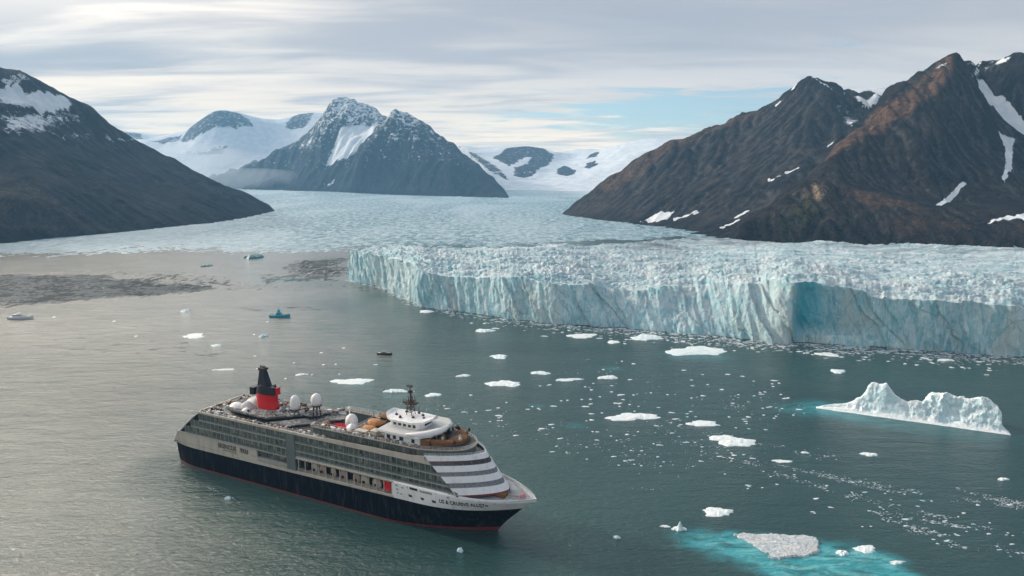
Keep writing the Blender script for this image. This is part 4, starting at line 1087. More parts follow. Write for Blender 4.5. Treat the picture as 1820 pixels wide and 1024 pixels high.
    for r, (z0, z1) in enumerate(rowsA):
        for sg in (-1, 1):
            for (xs0, xs1) in ((xa(z1) + .6, -11.3), (-6., xf(z1) - .4)):
                if xs0 < -20: zz0 = z0
                else: zz0 = z0 if r else 20.35
                f = MB(); g = MB(); w_ = MB()
                yo = 15.0 * sg; yi = 14.7 * sg; ya = 10.4 * sg
                lo, hi = min(yo, ya), max(yo, ya)
                xe0 = min(xs1 + .0, 200); fwd = xs0 > -20
                xl = xf(z0) if fwd else xs1
                # floor slab with raked front end
                pts = [(xs0, zz0 - .45), (xl, zz0 - .45), (xl, zz0), (xs0, zz0)]
                f.prism_xz(pts, lo, hi, 0)
                x = xs0
                while x < (xf(z0) if fwd else xs1) - .6:
                    h = z1 if x < xs1 else z0 + (z1 - z0) * max(0, (xf(z0) - x) / (xf(z0) - xf(z1) + .01))
                    f.box(x - .09, x + .09, min(yi, yo * .996), max(yi, yo * .996), zz0, h, 0)
                    x += 2.9
                fr = f.build('balcony_deck', S_SLAB, ship)
                xq = xs1
                g.prism_xz([(xs0, zz0), (xl, zz0), (xq if fwd else xs1, z1), (xs0, z1)] if fwd else [(xs0, zz0), (xs1, zz0), (xs1, z1), (xs0, z1)], min(yi, ya), max(yi, ya), 0)
                g.build('cabin_windows', S_GLASS, fr)
                w_.prism_xz([(xs0, zz0), (xl - .2, zz0), (xl - 1.2, zz0 + .8), (xs0, zz0 + .8)], min(yo * .985, yo * .992), max(yo * .985, yo * .992), 0)
                x = xs0
                while x < xl - 1.5:
                    w_.box(x - .05, x + .05, min(yo * .984, yo * .996), max(yo * .984, yo * .996), zz0, zz0 + 1.2, 0); x += 1.45
                w_.build('balustrade', S_GREYG, fr)
    # rim of the main weather deck
    b = MB()
    for sg in (-1, 1):
        lo, hi = sorted((sg * 14.3, sg * 15.15)); b.prism_xz([(-70.5, 30.6), (xf(31), 30.6), (xf(32), 31.7), (20, 31.9), (-70.8, 31.6)], lo, hi)
        lo, hi = sorted((sg * 14.8, sg * 15.1)); b.prism_xz([(10, 31.6), (66.4, 31.6), (66.4, 34.0), (60, 33.2), (14, 32.5)], lo, hi)
    b.box(-71, -70.2, -14.3, 14.3, 30.6, 31.8)
    b.build('deck_rim', S_CREAM, ship)
    b = MB(); b.box(-70.6, 69., -14.4, 14.4, 31.0, 31.35); b.build('weather_deck', S_DECK2, ship)
    # name board panel and aft recess
    for sg in (-1, 1):
        b = MB(); lo, hi = sorted((sg * 14.0, sg * 15.05)); b.prism_xz([(-90.4, 13.1), (-31, 12.95), (-31, 18.3), (-86.9, 18.3), (-88.8, 15.8)], lo, hi); b.build('side_panel', S_CREAM, ship)
        b = MB(); lo, hi = sorted((sg * 14.6, sg * 15.2)); b.box(-88, -31, lo, hi, 18.15, 18.6); b.box(-31., -11.3, *sorted((sg * 13., sg * 15.1)), 13.1, 14.9); b.build('panel_ledge', S_SLAB, ship)
        b = MB(); b.box(-31., -11.3, *sorted((sg * 10.4, sg * 13.6)), 13, 18.4); b.build('saloon_windows', S_GLASS, ship)
        b = MB(); b.box(-11.3, -6., *sorted((sg * 10.4, sg * 15.25)), 12.9, 30.7); b.build('side_pillar', S_GREYG, ship)
        # promenade with boats
        b = MB(); rr = [(math.cos(t) * .95, math.sin(t) * .95) for t in [math.pi * k / 8 for k in range(-4, 5)]]
        b.loft([[(x, sg * (14.15 + c_), 19.2 + s_) for c_, s_ in (rr if sg == 1 else rr[::-1])] for x in (-6., 50.)]); b.box(-6, 50, *sorted((sg * 10.4, sg * 14.3)), 18.3, 20.1)
        b.build('promenade_canopy', S_CREAM, ship, smooth=True)
        b = MB(); b.box(-6, 49.4, *sorted((sg * 10.2, sg * 10.9)), 13, 18.3); b.build('promenade_wall', S_DARK, ship)
        b = MB(); x = -4.5
        while x < 49:
            b.box(x - .16, x + .16, *sorted((sg * 14.5, sg * 14.85)), 13.05, 18.4); x += 4.1
        for zr in (13.7, 14.25): b.box(-6, 47, *sorted((sg * 14.7, sg * 14.78)), zr, zr + .08)
        b.build('promenade_posts', S_CREAM, ship)
    for i, (x, w_, m) in enumerate([(-1.5, 3.2, S_DARK), (3.6, 3.4, S_CREAM), (8.3, 3.6, S_PINK), (14.6, 3.0, S_CREAM), (20.7, 4.2, S_PINK), (28.0, 4.0, S_PINK), (32.6, 4.2, S_CREAM), (39.3, 4.8, S_CREAM)]):
        bb = MB(); bb.lathe((x, -12.6, 13.1), [(w_ * .30, 0), (w_ * .5, .7), (w_ * .53, 1.9), (w_ * .5, 3.2), (w_ * .36, 4.1), (w_ * .1, 4.5)], 14, 1., .42)
        lb = bb.build('lifeboat', m, ship, smooth=True)
        bb = MB(); bb.box(x - .6, x + .7, -13.9, -13.6, 14.2, 15.3); bb.build('hatch', S_DARK, lb)
    b = MB(); b.add([(43.6, -14.2, 18.1), (47.4, -14.0, 18.0), (48.2, -14.6, 14.0), (45.0, -14.9, 14.3), (43.6, -13.6, 18.1), (47.4, -13.4, 18.0), (48.2, -14.1, 14.0), (45.0, -14.3, 14.3)], [(0, 3, 2, 1), (4, 5, 6, 7), (0, 1, 5, 4), (1, 2, 6, 5), (2, 3, 7, 6), (3, 0, 4, 7)])
    b.build('awning', S_FRED, ship, label='red cloth awning hanging in the boat recess')
    b = MB(); b.box(49.2, 52., -14.9, -10, 12.9, 19.6); b.build('recess_bulkhead', S_WHITE, ship)
    # raked, rounded front: bands of white plating and window strips
    def fx(t, z):
        c_ = float(np.interp(z, [19, 34], [98.8, 87.2])); return xf(z) + (c_ - xf(z)) * (1 - abs(t) ** 1.6)

    def band(name, z0, z1, mat, inset=0., n=36, lip=.5, mull=0., parent=ship, label=None):
        b = MB(); T = [-1 + 2 * i / n for i in range(n + 1)]

        def P(t, z, k): return (fx(t, z) - k, t * (15.05 - k), z)
        b.loft([[P(t, z0, lip + inset) for t in T], [P(t, z0, inset) for t in T], [P(t, z1, inset) for t in T], [P(t, z1, lip + inset) for t in T]])
        if mull:
            m_ = int(34 / mull)
            for i in range(m_ + 1):
                t = -1 + 2 * i / m_; p = P(t, z0, inset - .12); q = P(t, z1, inset - .12)
                b.add([(p[0], p[1] - .09, p[2]), (p[0], p[1] + .09, p[2]), (q[0], q[1] + .09, q[2]), (q[0], q[1] - .09, q[2])], [(0, 1, 2, 3)], 1)
        o = b.build(name, [mat, S_SLAB], parent)
        if label: o['label'] = label
        return o
    for z0, z1 in ((19.75, 22.2), (24.1, 26.4), (28.1, 30.3)): band('front_band', z0, z1, S_WHITE)
    band('front_band', 32.1, 34.0, S_WHITE, lip=.6)
    for z0, z1 in ((22.2, 24.1), (26.4, 28.1)): band('front_windows', z0, z1, S_WIN2, .35, mull=1.6)
    band('front_windows', 30.3, 32.1, S_WIN, .35, mull=2.4, label='dark window strip under the top white band')
    band('red_trim', 31.95, 32.15, S_RED, -.06, lip=.1)
    band('red_trim', 19.1, 19.75, S_RED, .1)
    b = MB(); T = [-1 + i / 18 for i in range(37)]
    b.prism_xy([(60, -14.5)] + [(fx(t, 31.6) - .6, t * 14.5) for t in T] + [(60, 14.5)], 31.2, 31.7); b.prism_xy([(60, -14.3)] + [(fx(t, 19) - 1.2, t * 14.2) for t in T] + [(60, 14.3)], 17.2, 19.5, 0, [(60, -14.3)] + [(fx(t, 31) - 1.2, t * 14.2) for t in T] + [(60, 14.3)])
    b.build('terrace_deck', S_DECKF, ship)
    b = MB(); b.prism_xy([(60, -14.3)] + [(fx(t, 19.5) - 1., t * 14.3) for t in T] + [(60, 14.3)], 19.5, 31.1, 0, [(60, -14.3)] + [(fx(t, 31) - 1., t * 14.3) for t in T] + [(60, 14.3)])
    b.build('front_bulkhead', S_DARK, ship)
    # upper house
    def hx(t, k=0.): return 62 + (19.6 - k) * (1 - abs(t) ** 2.6)
    T2 = [-1 + 2 * i / 30 for i in range(31)]
    out = lambda k: [(3, -13.2 + k), (62 - .01, -13.2 + k)] + [(hx(t, k), t * (13.2 - k)) for t in T2[1:-1]] + [(62 - .01, 13.2 - k), (3, 13.2 - k), (3, 10.8 + k), (23 + k, 10.8 + k), (23 + k, -10.8 - k), (3, -10.8 - k)]
    b = MB(); b.prism_xy(out(.5), 31.5, 35.5); hs = b.build('upper_house', S_GREYG, ship)
    for sg in (-1, 1):
        for k in range(20):
            bb = MB(); x = 4. + 2.9 * k; bb.box(x, x + 2.1, *sorted((sg * 12.6, sg * 12.85)), 32.5, 34.7); bb.build('window', S_GLASS, hs)
    b = MB(); b.prism_xy(out(-.3), 35.5, 36.0); b.build('sun_deck', S_CREAM, ship)
    b = MB(); b.prism_xy(out(.2), 36.0, 36.08); b.build('sun_deck_planking', S_DECK2, ship)

    def rail(path, z, name='railing', h=1.15, mat=S_WHITE, step=1.6, glass=False):
        b = MB()
        for (p, q) in zip(path[:-1], path[1:]):
            L = math.hypot(q[0] - p[0], q[1] - p[1]); n = max(1, int(L / step))
            for zz_ in (z + h, z + h * .5): b.tube((p[0], p[1], zz_), (q[0], q[1], zz_), .055, n=4)
            for k in range(n):
                x = p[0] + (q[0] - p[0]) * k / n; y = p[1] + (q[1] - p[1]) * k / n; b.tube((x, y, z), (x, y, z + h), .05, n=4)
        return b.build(name, mat, ship)
    o2 = out(-.1); rail(o2 + o2[:1], 36.0, step=1.5)
    rail([(-69.5, -14.2), (14, -14.2)], 31.4); rail([(-69.5, 14.2), (66, 14.2)], 31.4)
    rail([(fx(t, 34) - .5, t * 14.7) for t in T2], 34., h=.9)
    rail([(x, -max(half(x, 18.5) - .5, 0)) for x in range(100, 111, 2)], 18.1, h=1.0); rail([(x, max(half(x, 18.5) - .5, 0)) for x in range(88, 111, 2)], 18.3, h=1.0)
    # bridge house and its curved roofs
    b = MB(); b.prism_xy([(44, -12.2), (62, -12.2), (64.5, -8), (65.5, 0), (64.5, 8), (62, 12.2), (44, 12.2)], 36.05, 40.0); br = b.build('bridge_house', S_WHITE, ship)
    def boxes(name, lst, mat, par):
        for q in lst:
            bb = MB(); bb.box(*q); bb.build(name, mat, par)
    boxes('window', [(x, x + w_, -12.35, -12.1, 37.4, 39.0) for x, w_ in ((45.2, 1.7), (48.4, 1.5), (51.8, 2.0), (58., 1.6))] + [(64.6, 65.7, y - 1, y + 1, 37.4, 39.) for y in (-6, -2, 2, 6)], S_WIN, br)
    b = MB(); b.prism_xy([(39.5, -13.2), (62, -13.2), (66, -9), (67.5, 0), (66, 9), (62, 13.2), (39.5, 13.2)], 40.0, 40.6, 0, [(40.2, -12.8), (61, -12.8), (65, -9), (66, 0), (65, 9), (61, 12.8), (40.2, 12.8)]); b.build('roof', S_ROOF, br)
    # rounded pod sweeping round the front of the roof
    b = MB(); rows = []
    for i in range(25):
        a = -1.36 + 1.75 * i / 24; cx = 50 + 17.3 * math.cos(a) ** .8; cy = 13.1 * math.sin(a); r = .15 + 1.35 * math.sin(math.pi * i / 24) ** .6
        cx = 50 + 16.8 * max(math.cos(a), 0) ** .75
        rows.append([(cx + r * 1.25 * math.cos(t) * math.cos(a), cy + r * 1.25 * math.cos(t) * math.sin(a), 40.9 + r * math.sin(t)) for t in [2 * math.pi * k / 12 for k in range(12)]])
    b.loft([r[::-1] for r in rows], closed=True); b.build('roof_pod', S_DOME, br, smooth=True)
    b = MB(); b.prism_xy([(43.5, -6.2), (56.5, -6.2), (58.5, -3), (58.5, 3), (56.5, 6.2), (43.5, 6.2)], 40.6, 43.4); wh = b.build('upper_wheelhouse', S_WHITE, ship)
    boxes('window', [(x, x + 1.5, -6.32, -6.1, 41.3, 42.6) for x in (44.4, 47, 49.6, 52.2, 54.6)] + [(58.3, 58.7, -2.6, 2.6, 41.6, 42.7)], S_WIN, wh)
    b = MB(); rows = []
    for x, w_, z in ((38.5, 3.4, 45.0), (40.5, 5.4, 44.0), (44, 6.8, 43.6), (54, 6.8, 43.6), (59, 5., 44.1), (62.5, 2.0, 45.4)):
        rows.append([(x, -w_, z), (x, -w_ * .5, z + .5), (x, w_ * .5, z + .5), (x, w_, z), (x, w_, z - .9), (x, -w_, z - .9)])
    b.loft(rows, closed=True); b.add(rows[0], [(0, 1, 2, 3, 4, 5)]); b.add(rows[-1], [(5, 4, 3, 2, 1, 0)]); b.build('roof', S_WHITE, wh)
    # mast
    b = MB(); mx_, my_ = 48.6, 1.2
    for sx in (-1, 1):
        for sy in (-1, 1): b.tube((mx_ + sx * 1.4, my_ + sy * 1.4, 44), (mx_ + sx * .5, my_ + sy * .5, 52.6), .17, n=5)
    for z in (45.6, 47.2, 48.8, 50.4):
        k = 1.4 - .9 * (z - 44) / 8.6
        for (x0, y0, x1, y1) in ((-k, -k, k, -k), (k, -k, k, k), (k, k, -k, k), (-k, k, -k, -k)): b.tube((mx_ + x0, my_ + y0, z), (mx_ + x1, my_ + y1, z + .9), .1, n=4); b.tube((mx_ + x0, my_ + y0, z), (mx_ + x1, my_ + y1, z), .1, n=4)
    b.tube((mx_, my_, 51.5), (mx_ - .2, my_, 57.6), .28, .14, 6); b.tube((mx_ + .8, my_ - .3, 51.5), (mx_ + .5, my_ - .3, 55.4), .12, n=5)
    ms = b.build('mast', S_RUSTM, ship)
    b = MB(); b.box(mx_ - 3.3, mx_ + 3.3, my_ - 1.5, my_ + 1.5, 49.3, 49.8); b.box(mx_ - .3, mx_ + .3, my_ - 3.6, my_ + 3.6, 49.7, 50.)
    for x in (-3, -1.5, 2, 3.1): b.tube((mx_ + x, my_ - 1.2, 49.8), (mx_ + x, my_ - 1.2, 51.2 + (2.4 if x > 3 else 0)), .13, n=5)
    b.build('crosstree', S_RUSTM, ms); b = MB(); b.box(mx_ - 1.6, mx_ + .9, my_ - .8, my_ + .8, 57.0, 57.5); b.build('mast_head', S_RUSTM, ms); b = MB(); b.box(mx_ - .8, mx_ + .8, my_ - .5, my_ + .5, 54., 55.2); b.build('radar_box', S_RUSTM, ms)
    for (x, y, h) in ((43., -2, 1.8), (45, 3, 2.4), (52, -2, 2.), (54.5, 2, 2.8), (57, -1, 2.2), (46.5, -4, 1.4), (51, 4, 3.)): b = MB(); b.tube((x, y, 44), (x, y, 44 + h), .12, n=5); b.lathe((x, y, 44), [(.7, 0), (.6, .7), (.2, .9)], 8); b.build('antenna', S_RUSTM, ms)
    # funnel
    b = MB(); rows = []
    for z, xc, lx, ly in ((31.4, -36.3, 7.0, 3.5), (33.2, -36.8, 6.5, 3.2), (38., -37.7, 6.1, 3.0), (41.7, -38., 6.3, 3.1)):
        rows.append([(xc + lx * math.copysign(abs(math.cos(a)) ** .75, math.cos(a)), ly * math.copysign(abs(math.sin(a)) ** .75, math.sin(a)), z) for a in [2 * math.pi * k / 32 for k in range(32)]])
    b.loft(rows, closed=True); b.add(rows[-1], [tuple(range(32))]); fn = b.build('funnel', S_FRED, ship, smooth=False)
    b = MB(); rows = []
    for z, k in ((41.7, 1.02), (42.2, 1.08), (45.2, .98), (45.9, .9)):
        rows.append([(-37.9 + 5.5 * k * math.copysign(abs(math.cos(a)) ** .75, math.cos(a)), 2.9 * k * math.copysign(abs(math.sin(a)) ** .75, math.sin(a)), z + (0 if z < 43 else .7 * math.sin(a * 3))) for a in [2 * math.pi * k2 / 32 for k2 in range(32)]])
    b.loft(rows, closed=True); b.add(rows[-1], [tuple(range(32))]); b.box(-47.2, -44.4, -2.4, 2.4, 40.4, 44.2); b.box(-32.6, -30.6, -2.6, -1.2, 42, 46)
    cp_ = b.build('funnel_cap', S_BLACK, fn)
    b = MB(); b.prism_xy([(-41.9, -2.2), (-36.2, -2.2), (-35.4, 0), (-36.2, 2.2), (-41.9, 2.2)], 45.2, 54.4, 0, [(-40.8, -1.1), (-38.4, -1.1), (-38.2, 0), (-38.4, 1.1), (-40.8, 1.1)]); b.build('stack_tower', S_BLACK, fn)
    b = MB(); b.box(-41.5, -37.6, -1.6, 1.6, 53.6, 54.6)
    for x in (-41, -39.4, -38.3): b.tube((x, 0, 54.6), (x, 0, 55.7), .35, .3, 6)
    b.build('stack_outlet', S_RUSTM, fn)
    b = MB(); b.box(-31.2, -30.2, -1.5, 1.5, 41.8, 45.4); b.build('funnel_trim', S_FRED, fn)
    # slabs round the funnel
    b = MB(); b.prism_xy([(-57, -9.5), (-50, -11), (-27, -11.6), (-1.5, 11.2), (-3, 13.2), (-57, 12.5), (-60, 4)], 33.5, 34.3); b.build('funnel_platform', S_DECK, ship)
    b = MB(); b.prism_xy([(-55, -8.2), (-29, -10.2), (-6, 9.6), (-8, 12), (-55, 11)], 31.35, 33.5); b.build('platform_gap_shade', S_DARK, ship)  # dark block stands in for the shaded void under the platform
    b = MB(); b.prism_xy([(-24, -12.2), (-13, -12.6), (7.5, 9.5), (2, 12.8), (-1.5, 11.5)], 32.3, 32.8); b.build('pool_platform', S_DECK, ship)
    b = MB(); b.prism_xy([(-10, -12.4), (3, -12.2), (3, -10.6), (22.8, -10.6), (22.8, 10.6), (8, 10.6)], 31.36, 31.5); b.build('pool_floor', S_DARK, ship)
    # white canopies
    def drape(name, cx, cy, z, lx, ly, h, mat, seed, n=18):
        b = MB(); rows = []
        for j in range(7):
            r = 1 - (j / 6.) ** 1.4; zz_ = z + h * math.sin(j / 6. * math.pi / 2)
            rows.append([(cx + lx * r * math.cos(a) * (1 + .12 * math.sin(3 * a + seed)), cy + ly * r * math.sin(a), zz_ - (.25 * h * (math.sin(5 * a + seed) * .5 + .5) * (1 - j / 6.) if j else 0)) for a in [2 * math.pi * k / n for k in range(n)]])
        b.loft(rows, closed=True); return b.build(name, mat, ship, smooth=True)
    drape('canopy', -53., -5.5, 34., 5.6, 3.0, 2.2, S_DOME, 1); drape('canopy', -47.0, -4.5, 34.2, 4.2, 3.0, 3.2, S_ROOF, 2); drape('canopy', -44., -8.0, 34.1, 2.4, 2.0, 1.5, S_DOME, 3); drape('canopy', -49, 3., 34.2, 6, 4., 3.0, S_ROOF, 4)
    drape('tent', 21.5, -7.0, 32.4, 4.2, 3.4, 5.6, S_DOME, 5)
    drape('canopy', -27, 2, 34.2, 4.4, 3.4, 2.0, S_DECK, 6); drape('canopy', -10.5, 3, 34.2, 5, 4, 1.9, S_DECK, 7)
    # radomes
    def radome(x, y, z, r, h, base=0.):
        b = MB(); pr = [(r * .72, 0), (r * .92, h * .18), (r, h * .42), (r * .94, h * .64), (r * .74, h * .83), (r * .42, h * .95), (r * .08, h)]
        b.lathe((x, y, z), pr, 24); o = b.build('radome', S_DOME, ship, smooth=True)
        if base:
            c_ = MB()
            for k in range(6):
                a = math.pi * k / 3; c_.tube((x + r * .8 * math.cos(a), y + r * .8 * math.sin(a), z - base), (x + r * .6 * math.cos(a + .6), y + r * .6 * math.sin(a + .6), z + .2), .22, n=5)
            c_.box(x - r * .7, x + r * .7, y - r * .7, y + r * .7, z - .5, z); c_.build('radome_base', S_DARK, o)
        return o
    radome(-19.3, 0., 36.2, 2.5, 7.2, 1.9); radome(-5.6, 0., 40.4, 2.6, 5.8, 6.2); radome(15.6, 0., 32.6, 3.0, 6.8, 1.2)
    b = MB(); b.tube((13.6, 1.2, 37.), (13.6, 1.2, 41.0), .3, .25, 8); b.lathe((13.6, 1.2, 40.8), [(.4, 0), (.85, .5), (.75, 1.1), (.2, 1.5)], 10); b.build('small_radome', S_DOME, ship, smooth=True)
    # boats and shelters amidships
    def boat(name, x, y, z, L, Wd, H, m1, m2, rz=0.):
        b = MB(); rows = []
        for i in range(9):
            u = -1 + i / 4.; w_ = Wd * (1 - abs(u) ** 2.6) ** .6 + .05; zz_ = z + .25 * H * u * u
            rows.append([(x + L * u, y - w_, zz_ + H * .45), (x + L * u, y - w_ * .6, zz_), (x + L * u, y + w_ * .6, zz_), (x + L * u, y + w_, zz_ + H * .45)])
        b.loft([r[::-1] for r in rows]); o = b.build(name, m2, ship, smooth=True)
        b = MB(); rows = []
        for i in range(9):
            u = -1 + i / 4.; w_ = Wd * (1 - abs(u) ** 2.6) ** .6 + .05; hh = H * .62 * (1 - abs(u) ** 3) + .1; zz_ = z + .25 * H * u * u + H * .45
            rows.append([(x + L * u, y + w_ * c_, zz_ + hh * s_) for c_, s_ in ((-1, 0), (-.8, .6), (-.3, 1), (.3, 1), (.8, .6), (1, 0))])
        b.loft(rows); b.build('cover', m1, o, smooth=True); return o
    boat('tender', 31.3, -2., 36.1, 4.4, 2.5, 3.6, S_ORANGE, S_BROWN); boat('tender', 32., -7., 36.1, 3.9, 2.0, 2.4, S_ORANGE, S_RUSTM); boat('tender', 30., 9., 36.1, 4.4, 2.2, 2.6, S_BROWN, S_RUSTM)
    boat('tender', 7.3, -7.8, 34.7, 2.4, 1.7, 2.0, S_BROWN, S_RUSTM)
    b = MB(); b.box(4.5, 19.5, -10.3, -5.2, 31.5, 34.6); b.build('pool_house', S_DARK, ship)
    b = MB(); b.add([(10.0, -9.9, 34.65), (18.9, -9.2, 34.65), (18.6, -5.6, 34.65), (11.2, -5.6, 34.65), (12.2, -8.6, 36.9), (16., -8., 36.2), (15.4, -6.6, 37.2), (12.6, -6.6, 36.)], [(0, 1, 5, 4), (1, 2, 6, 5), (2, 3, 7, 6), (3, 0, 4, 7), (4, 5, 6, 7)]); b.build('red_cover', S_FRED, ship)
    boxes('deck_locker', [(35.8, 39.4, -12., -8.6, 36.05, 38.9), (27, 33, -12., -9, 36.05, 37.6)], S_CREAM, ship)
    for (x, y, h) in ((24, 6, 4), (26.5, 8, 3.2), (29.5, 11, 4.2), (35, 7, 3.), (38, 10, 3.6), (36, 3, 2.6), (64, 11, 4.6), (69, 9, 3.4), (71, 2, 2.6)):
        b = MB(); b.tube((x, y, 36), (x, y, 36 + h), .14, n=5); b.box(x - .6, x + .6, y - .5, y + .5, 36, 37.2); b.build('vent_post', S_RUSTM, ship)
    # timber terrace in front of the bridge
    def hx2(t, k): return 62 + (18. - k) * (1 - abs(t) ** 2.6)
    TT = [-.86 + 1.72 * i / 16 for i in range(17)]
    b = MB(); b.loft([[(hx2(t, 6.5), t * 12.6, 39.2 + .5 * math.sin(i * 1.3)) for i, t in enumerate(TT)], [(hx2(t, 2.6), t * 12.6, 38.4 + .35 * math.sin(i * 2.1)) for i, t in enumerate(TT)], [(hx2(t, 2.3), t * 12.6, 36.5) for t in TT]]); b.box(62.5, 66.4, -12., -9., 36.1, 39.6)
    tr = b.build('timber_terrace', S_BROWN, ship)
    b = MB(); b.loft([[(hx2(t, 2.2), t * 12.7, 37.) for t in TT], [(hx2(t, 1.4), t * 12.7, 36.1) for t in TT]]); b.box(60, 74, -6, 6, 36.1, 37.4); b.build('dark_base', S_DARK, tr)
    for k in range(16):
        x = rnd.uniform(64.5, 77); y = rnd.uniform(-9, 9.5); bb = MB(); s_ = rnd.uniform(.5, 1.3)
        bb.lathe((x, y, 38.2), [(s_, 0), (s_ * 1.1, .5), (s_ * .7, 1.1), (.15, 1.5)], 7); bb.build('deck_bale', rnd.choice([S_BROWN, S_RUSTM, S_ORANGE, S_CREAM]), ship)
    # small fittings along the decks
    mats = [S_DARK, S_CREAM, S_RUSTM, S_WHITE, S_BROWN]
    g = MB()
    for k in range(620):
        r = rnd.random()
        if r < .38: x = rnd.uniform(-69, 12); y = rnd.uniform(-14, -11.9); z = 31.35
        elif r < .55: x = rnd.uniform(-69, -58); y = rnd.uniform(-13, 13); z = 31.35
        elif r < .70: x = rnd.uniform(-52, 2); y = rnd.uniform(-10, 11); z = 34.3; y = max(y, -11 + max(0, (x + 27)) * .9)
        elif r < .90: x = rnd.uniform(3, 62); y = rnd.uniform(-13, -11.6); z = 36.05
        else: x = rnd.uniform(25, 42); y = rnd.uniform(-11, 12); z = 36.05
        a, c_, h = rnd.uniform(.2, .8), rnd.uniform(.2, .6), rnd.uniform(.3, 1.3)
        g.box(x - a, x + a, y - c_, y + c_, z, z + h, rnd.randrange(5))
    o = g.build('deck_gear', mats, ship); o['kind'] = 'stuff'
    # foredeck gear
    b = MB(); b.box(91., 98.5, -5., -1.6, 17.6, 19.3)
    for k in range(9): b.tube((91.4 + k * .85, -5.1, 18), (91.4 + k * .85, -1.5, 19.5), .2, n=5)
    b.build('windlass', S_BROWN, ship)
    b = MB()
    for k in range(9): x = 99 + k * .7; b.tube((x, -2.2, 17.3), (x, -1.9, 18.6), .12, n=5)
    b.tube((98.5, -3, 17.6), (106, -1.3, 17.8), .3, n=6); b.tube((98.5, -1.4, 17.6), (105.5, .6, 17.9), .25, n=6); b.build('bow_winch', S_CREAM, ship)
    b = MB(); b.lathe((105.2, -.9, 17.2), [(.5, 0), (1.2, .6), (1.45, 1.4), (1.1, 2.2), (.4, 2.6)], 12); b.build('bow_buoy', paint('pink_buoy', (.55, .22, .25), .5, .4, (.3, .25, .3), streak=False), ship, smooth=True)
    for x, w_ in ((57.6, 2.0), (63.8, 1.8), (69.4, 2.1)):
        b = MB(); b.prism_xz([(x, 15.2), (x + w_, 15.0), (x + w_, 14.1), (x + .5, 14.1)], -half(x + 1, 15) - .05, -half(x + 1, 15) + .2); b.build('mooring_port', S_DARK, ship)
    b = MB(); b.prism_xz([(58.4, 18.6), (62.3, 18.5), (62.3, 17.5), (58.4, 17.6)], -15.06, -14.7); b.build('vent_grille', S_DARK, ship)
    for (x, z) in ((51, 17.8), (51.4, 16), (51.7, 14.4), (54.2, 17.2), (53.6, 14.2), (77, 17.7), (96, 17.), (90.5, 14.5)): b = MB(); b.box(x, x + .9, -half(x, z) - .05, -half(x, z) + .3, z, z + .4); b.build('hull_fitting', S_DARK, ship)

    # lettering
    def lettering(txt, x0, z0, hgt, width, yfn, slant=0.):
        cu = bpy.data.curves.new('lettering', 'FONT'); cu.body = txt; cu.size = 1.; cu.resolution_u = 3; cu.offset = .028
        ob = bpy.data.objects.new('tmp', cu); COL.objects.link(ob)
        me = bpy.data.meshes.new_from_object(ob.evaluated_get(bpy.context.evaluated_depsgraph_get())); bpy.data.objects.remove(ob); bpy.data.curves.remove(cu)
        bm = bmesh.new(); bm.from_mesh(me); bpy.data.meshes.remove(me)
        xs_ = [v.co.x for v in bm.verts]; ys = [v.co.y for v in bm.verts]; w0, w1, h0, h1 = min(xs_), max(xs_), min(ys), max(ys)
        bmesh.ops.subdivide_edges(bm, edges=[e for e in bm.edges if e.calc_length() > .25], cuts=2)
        for v in bm.verts:
            x = x0 + (v.co.x - w0) / (w1 - w0) * width; z = z0 + (v.co.y - h0) / (h1 - h0) * hgt + slant * (x - x0)
            v.co = (x, -yfn(x, z), z)
        m2 = bpy.data.meshes.new('lettering'); bm.to_mesh(m2); bm.free(); m2.materials.append(S_LETTER)
        return link('lettering', m2, ship)
    lettering('BBOIINSCIUIE', -57.5, 14.9, 2.5, 12.6, lambda x, z: 15.09); lettering('/9IRR8', -42.6, 14.9, 2.5, 5.9, lambda x, z: 15.09)
    lettering('BRIISCUIEN', -54.0, 13.9, .55, 5.6, lambda x, z: 15.09); lettering('IU..', -47.4, 13.6, 1.0, 3.0, lambda x, z: 15.09); lettering('TS . Z', -34.6, 14.6, .5, 2.6, lambda x, z: 15.09)
    hf = lambda x, z: half(x, z) + .06
    lettering('US & CRUISVE ALLSY\u25cf'.replace('\u25cf', 'o'), 73.2, 14.6, 1.9, 20.5, hf, .02)
    lettering('ALGALRETOV', 63.6, 17.4, .9, 6.2, hf, -.01); lettering('O', 57.0, 17.7, .9, .6, hf)
    return ship


build_ship()
#@@END_SHIP
#@@ICE
# ------------------------------------------------------------------ drift ice
def floe_mesh(name, L, W, H, seed, mat, lumps=1., n=26, m=8, spiky=0.):
    rng = random.Random(seed); ph = [rng.uniform(0, 6.28) for _ in range(6)]
    a = np.linspace(0, 2 * np.pi, n, endpoint=False)
    rad = 1 + .16 * np.sin(2 * a + ph[0]) + .13 * np.sin(3 * a + ph[1]) + .08 * np.sin(5 * a + ph[2]) + .07 * np.sin(9 * a + ph[3]) + .05 * np.sin(14 * a + ph[4])
    V = []
    for j in range(m + 1):
        r = (j / m) ** .8 if j else 0.
        x = np.cos(a) * rad * r * L / 2; y = np.sin(a) * rad * r * W / 2
        prof = (1 - r ** 5) * .78 + .22 * (1 - r)
        z = H * prof * (1 + lumps * .8 * fbm(x / (L * .12 + .5) + seed, y / (L * .12 + .5), 3, seed)) * (1 if r < 1 else 0)
        if spiky: z = z + spiky * H * np.exp(-((x - L * .05) / (L * .14)) ** 2 - (y / (W * .2)) ** 2)
        V += list(zip(x, y, np.maximum(z, .04) if j < m else z * 0 - .02))
    V += list(zip(np.cos(a) * rad * L / 2 * 1.03, np.sin(a) * rad * W / 2 * 1.03, a * 0 - .6))
    F = []
    for j in range(m + 1):
        for k in range(n):
            F.append((j * n + k, j * n + (k + 1) % n, (j + 1) * n + (k + 1) % n, (j + 1) * n + k)[::-1])
    return np_mesh(name, np.array(V), np.array(F), mat, False)


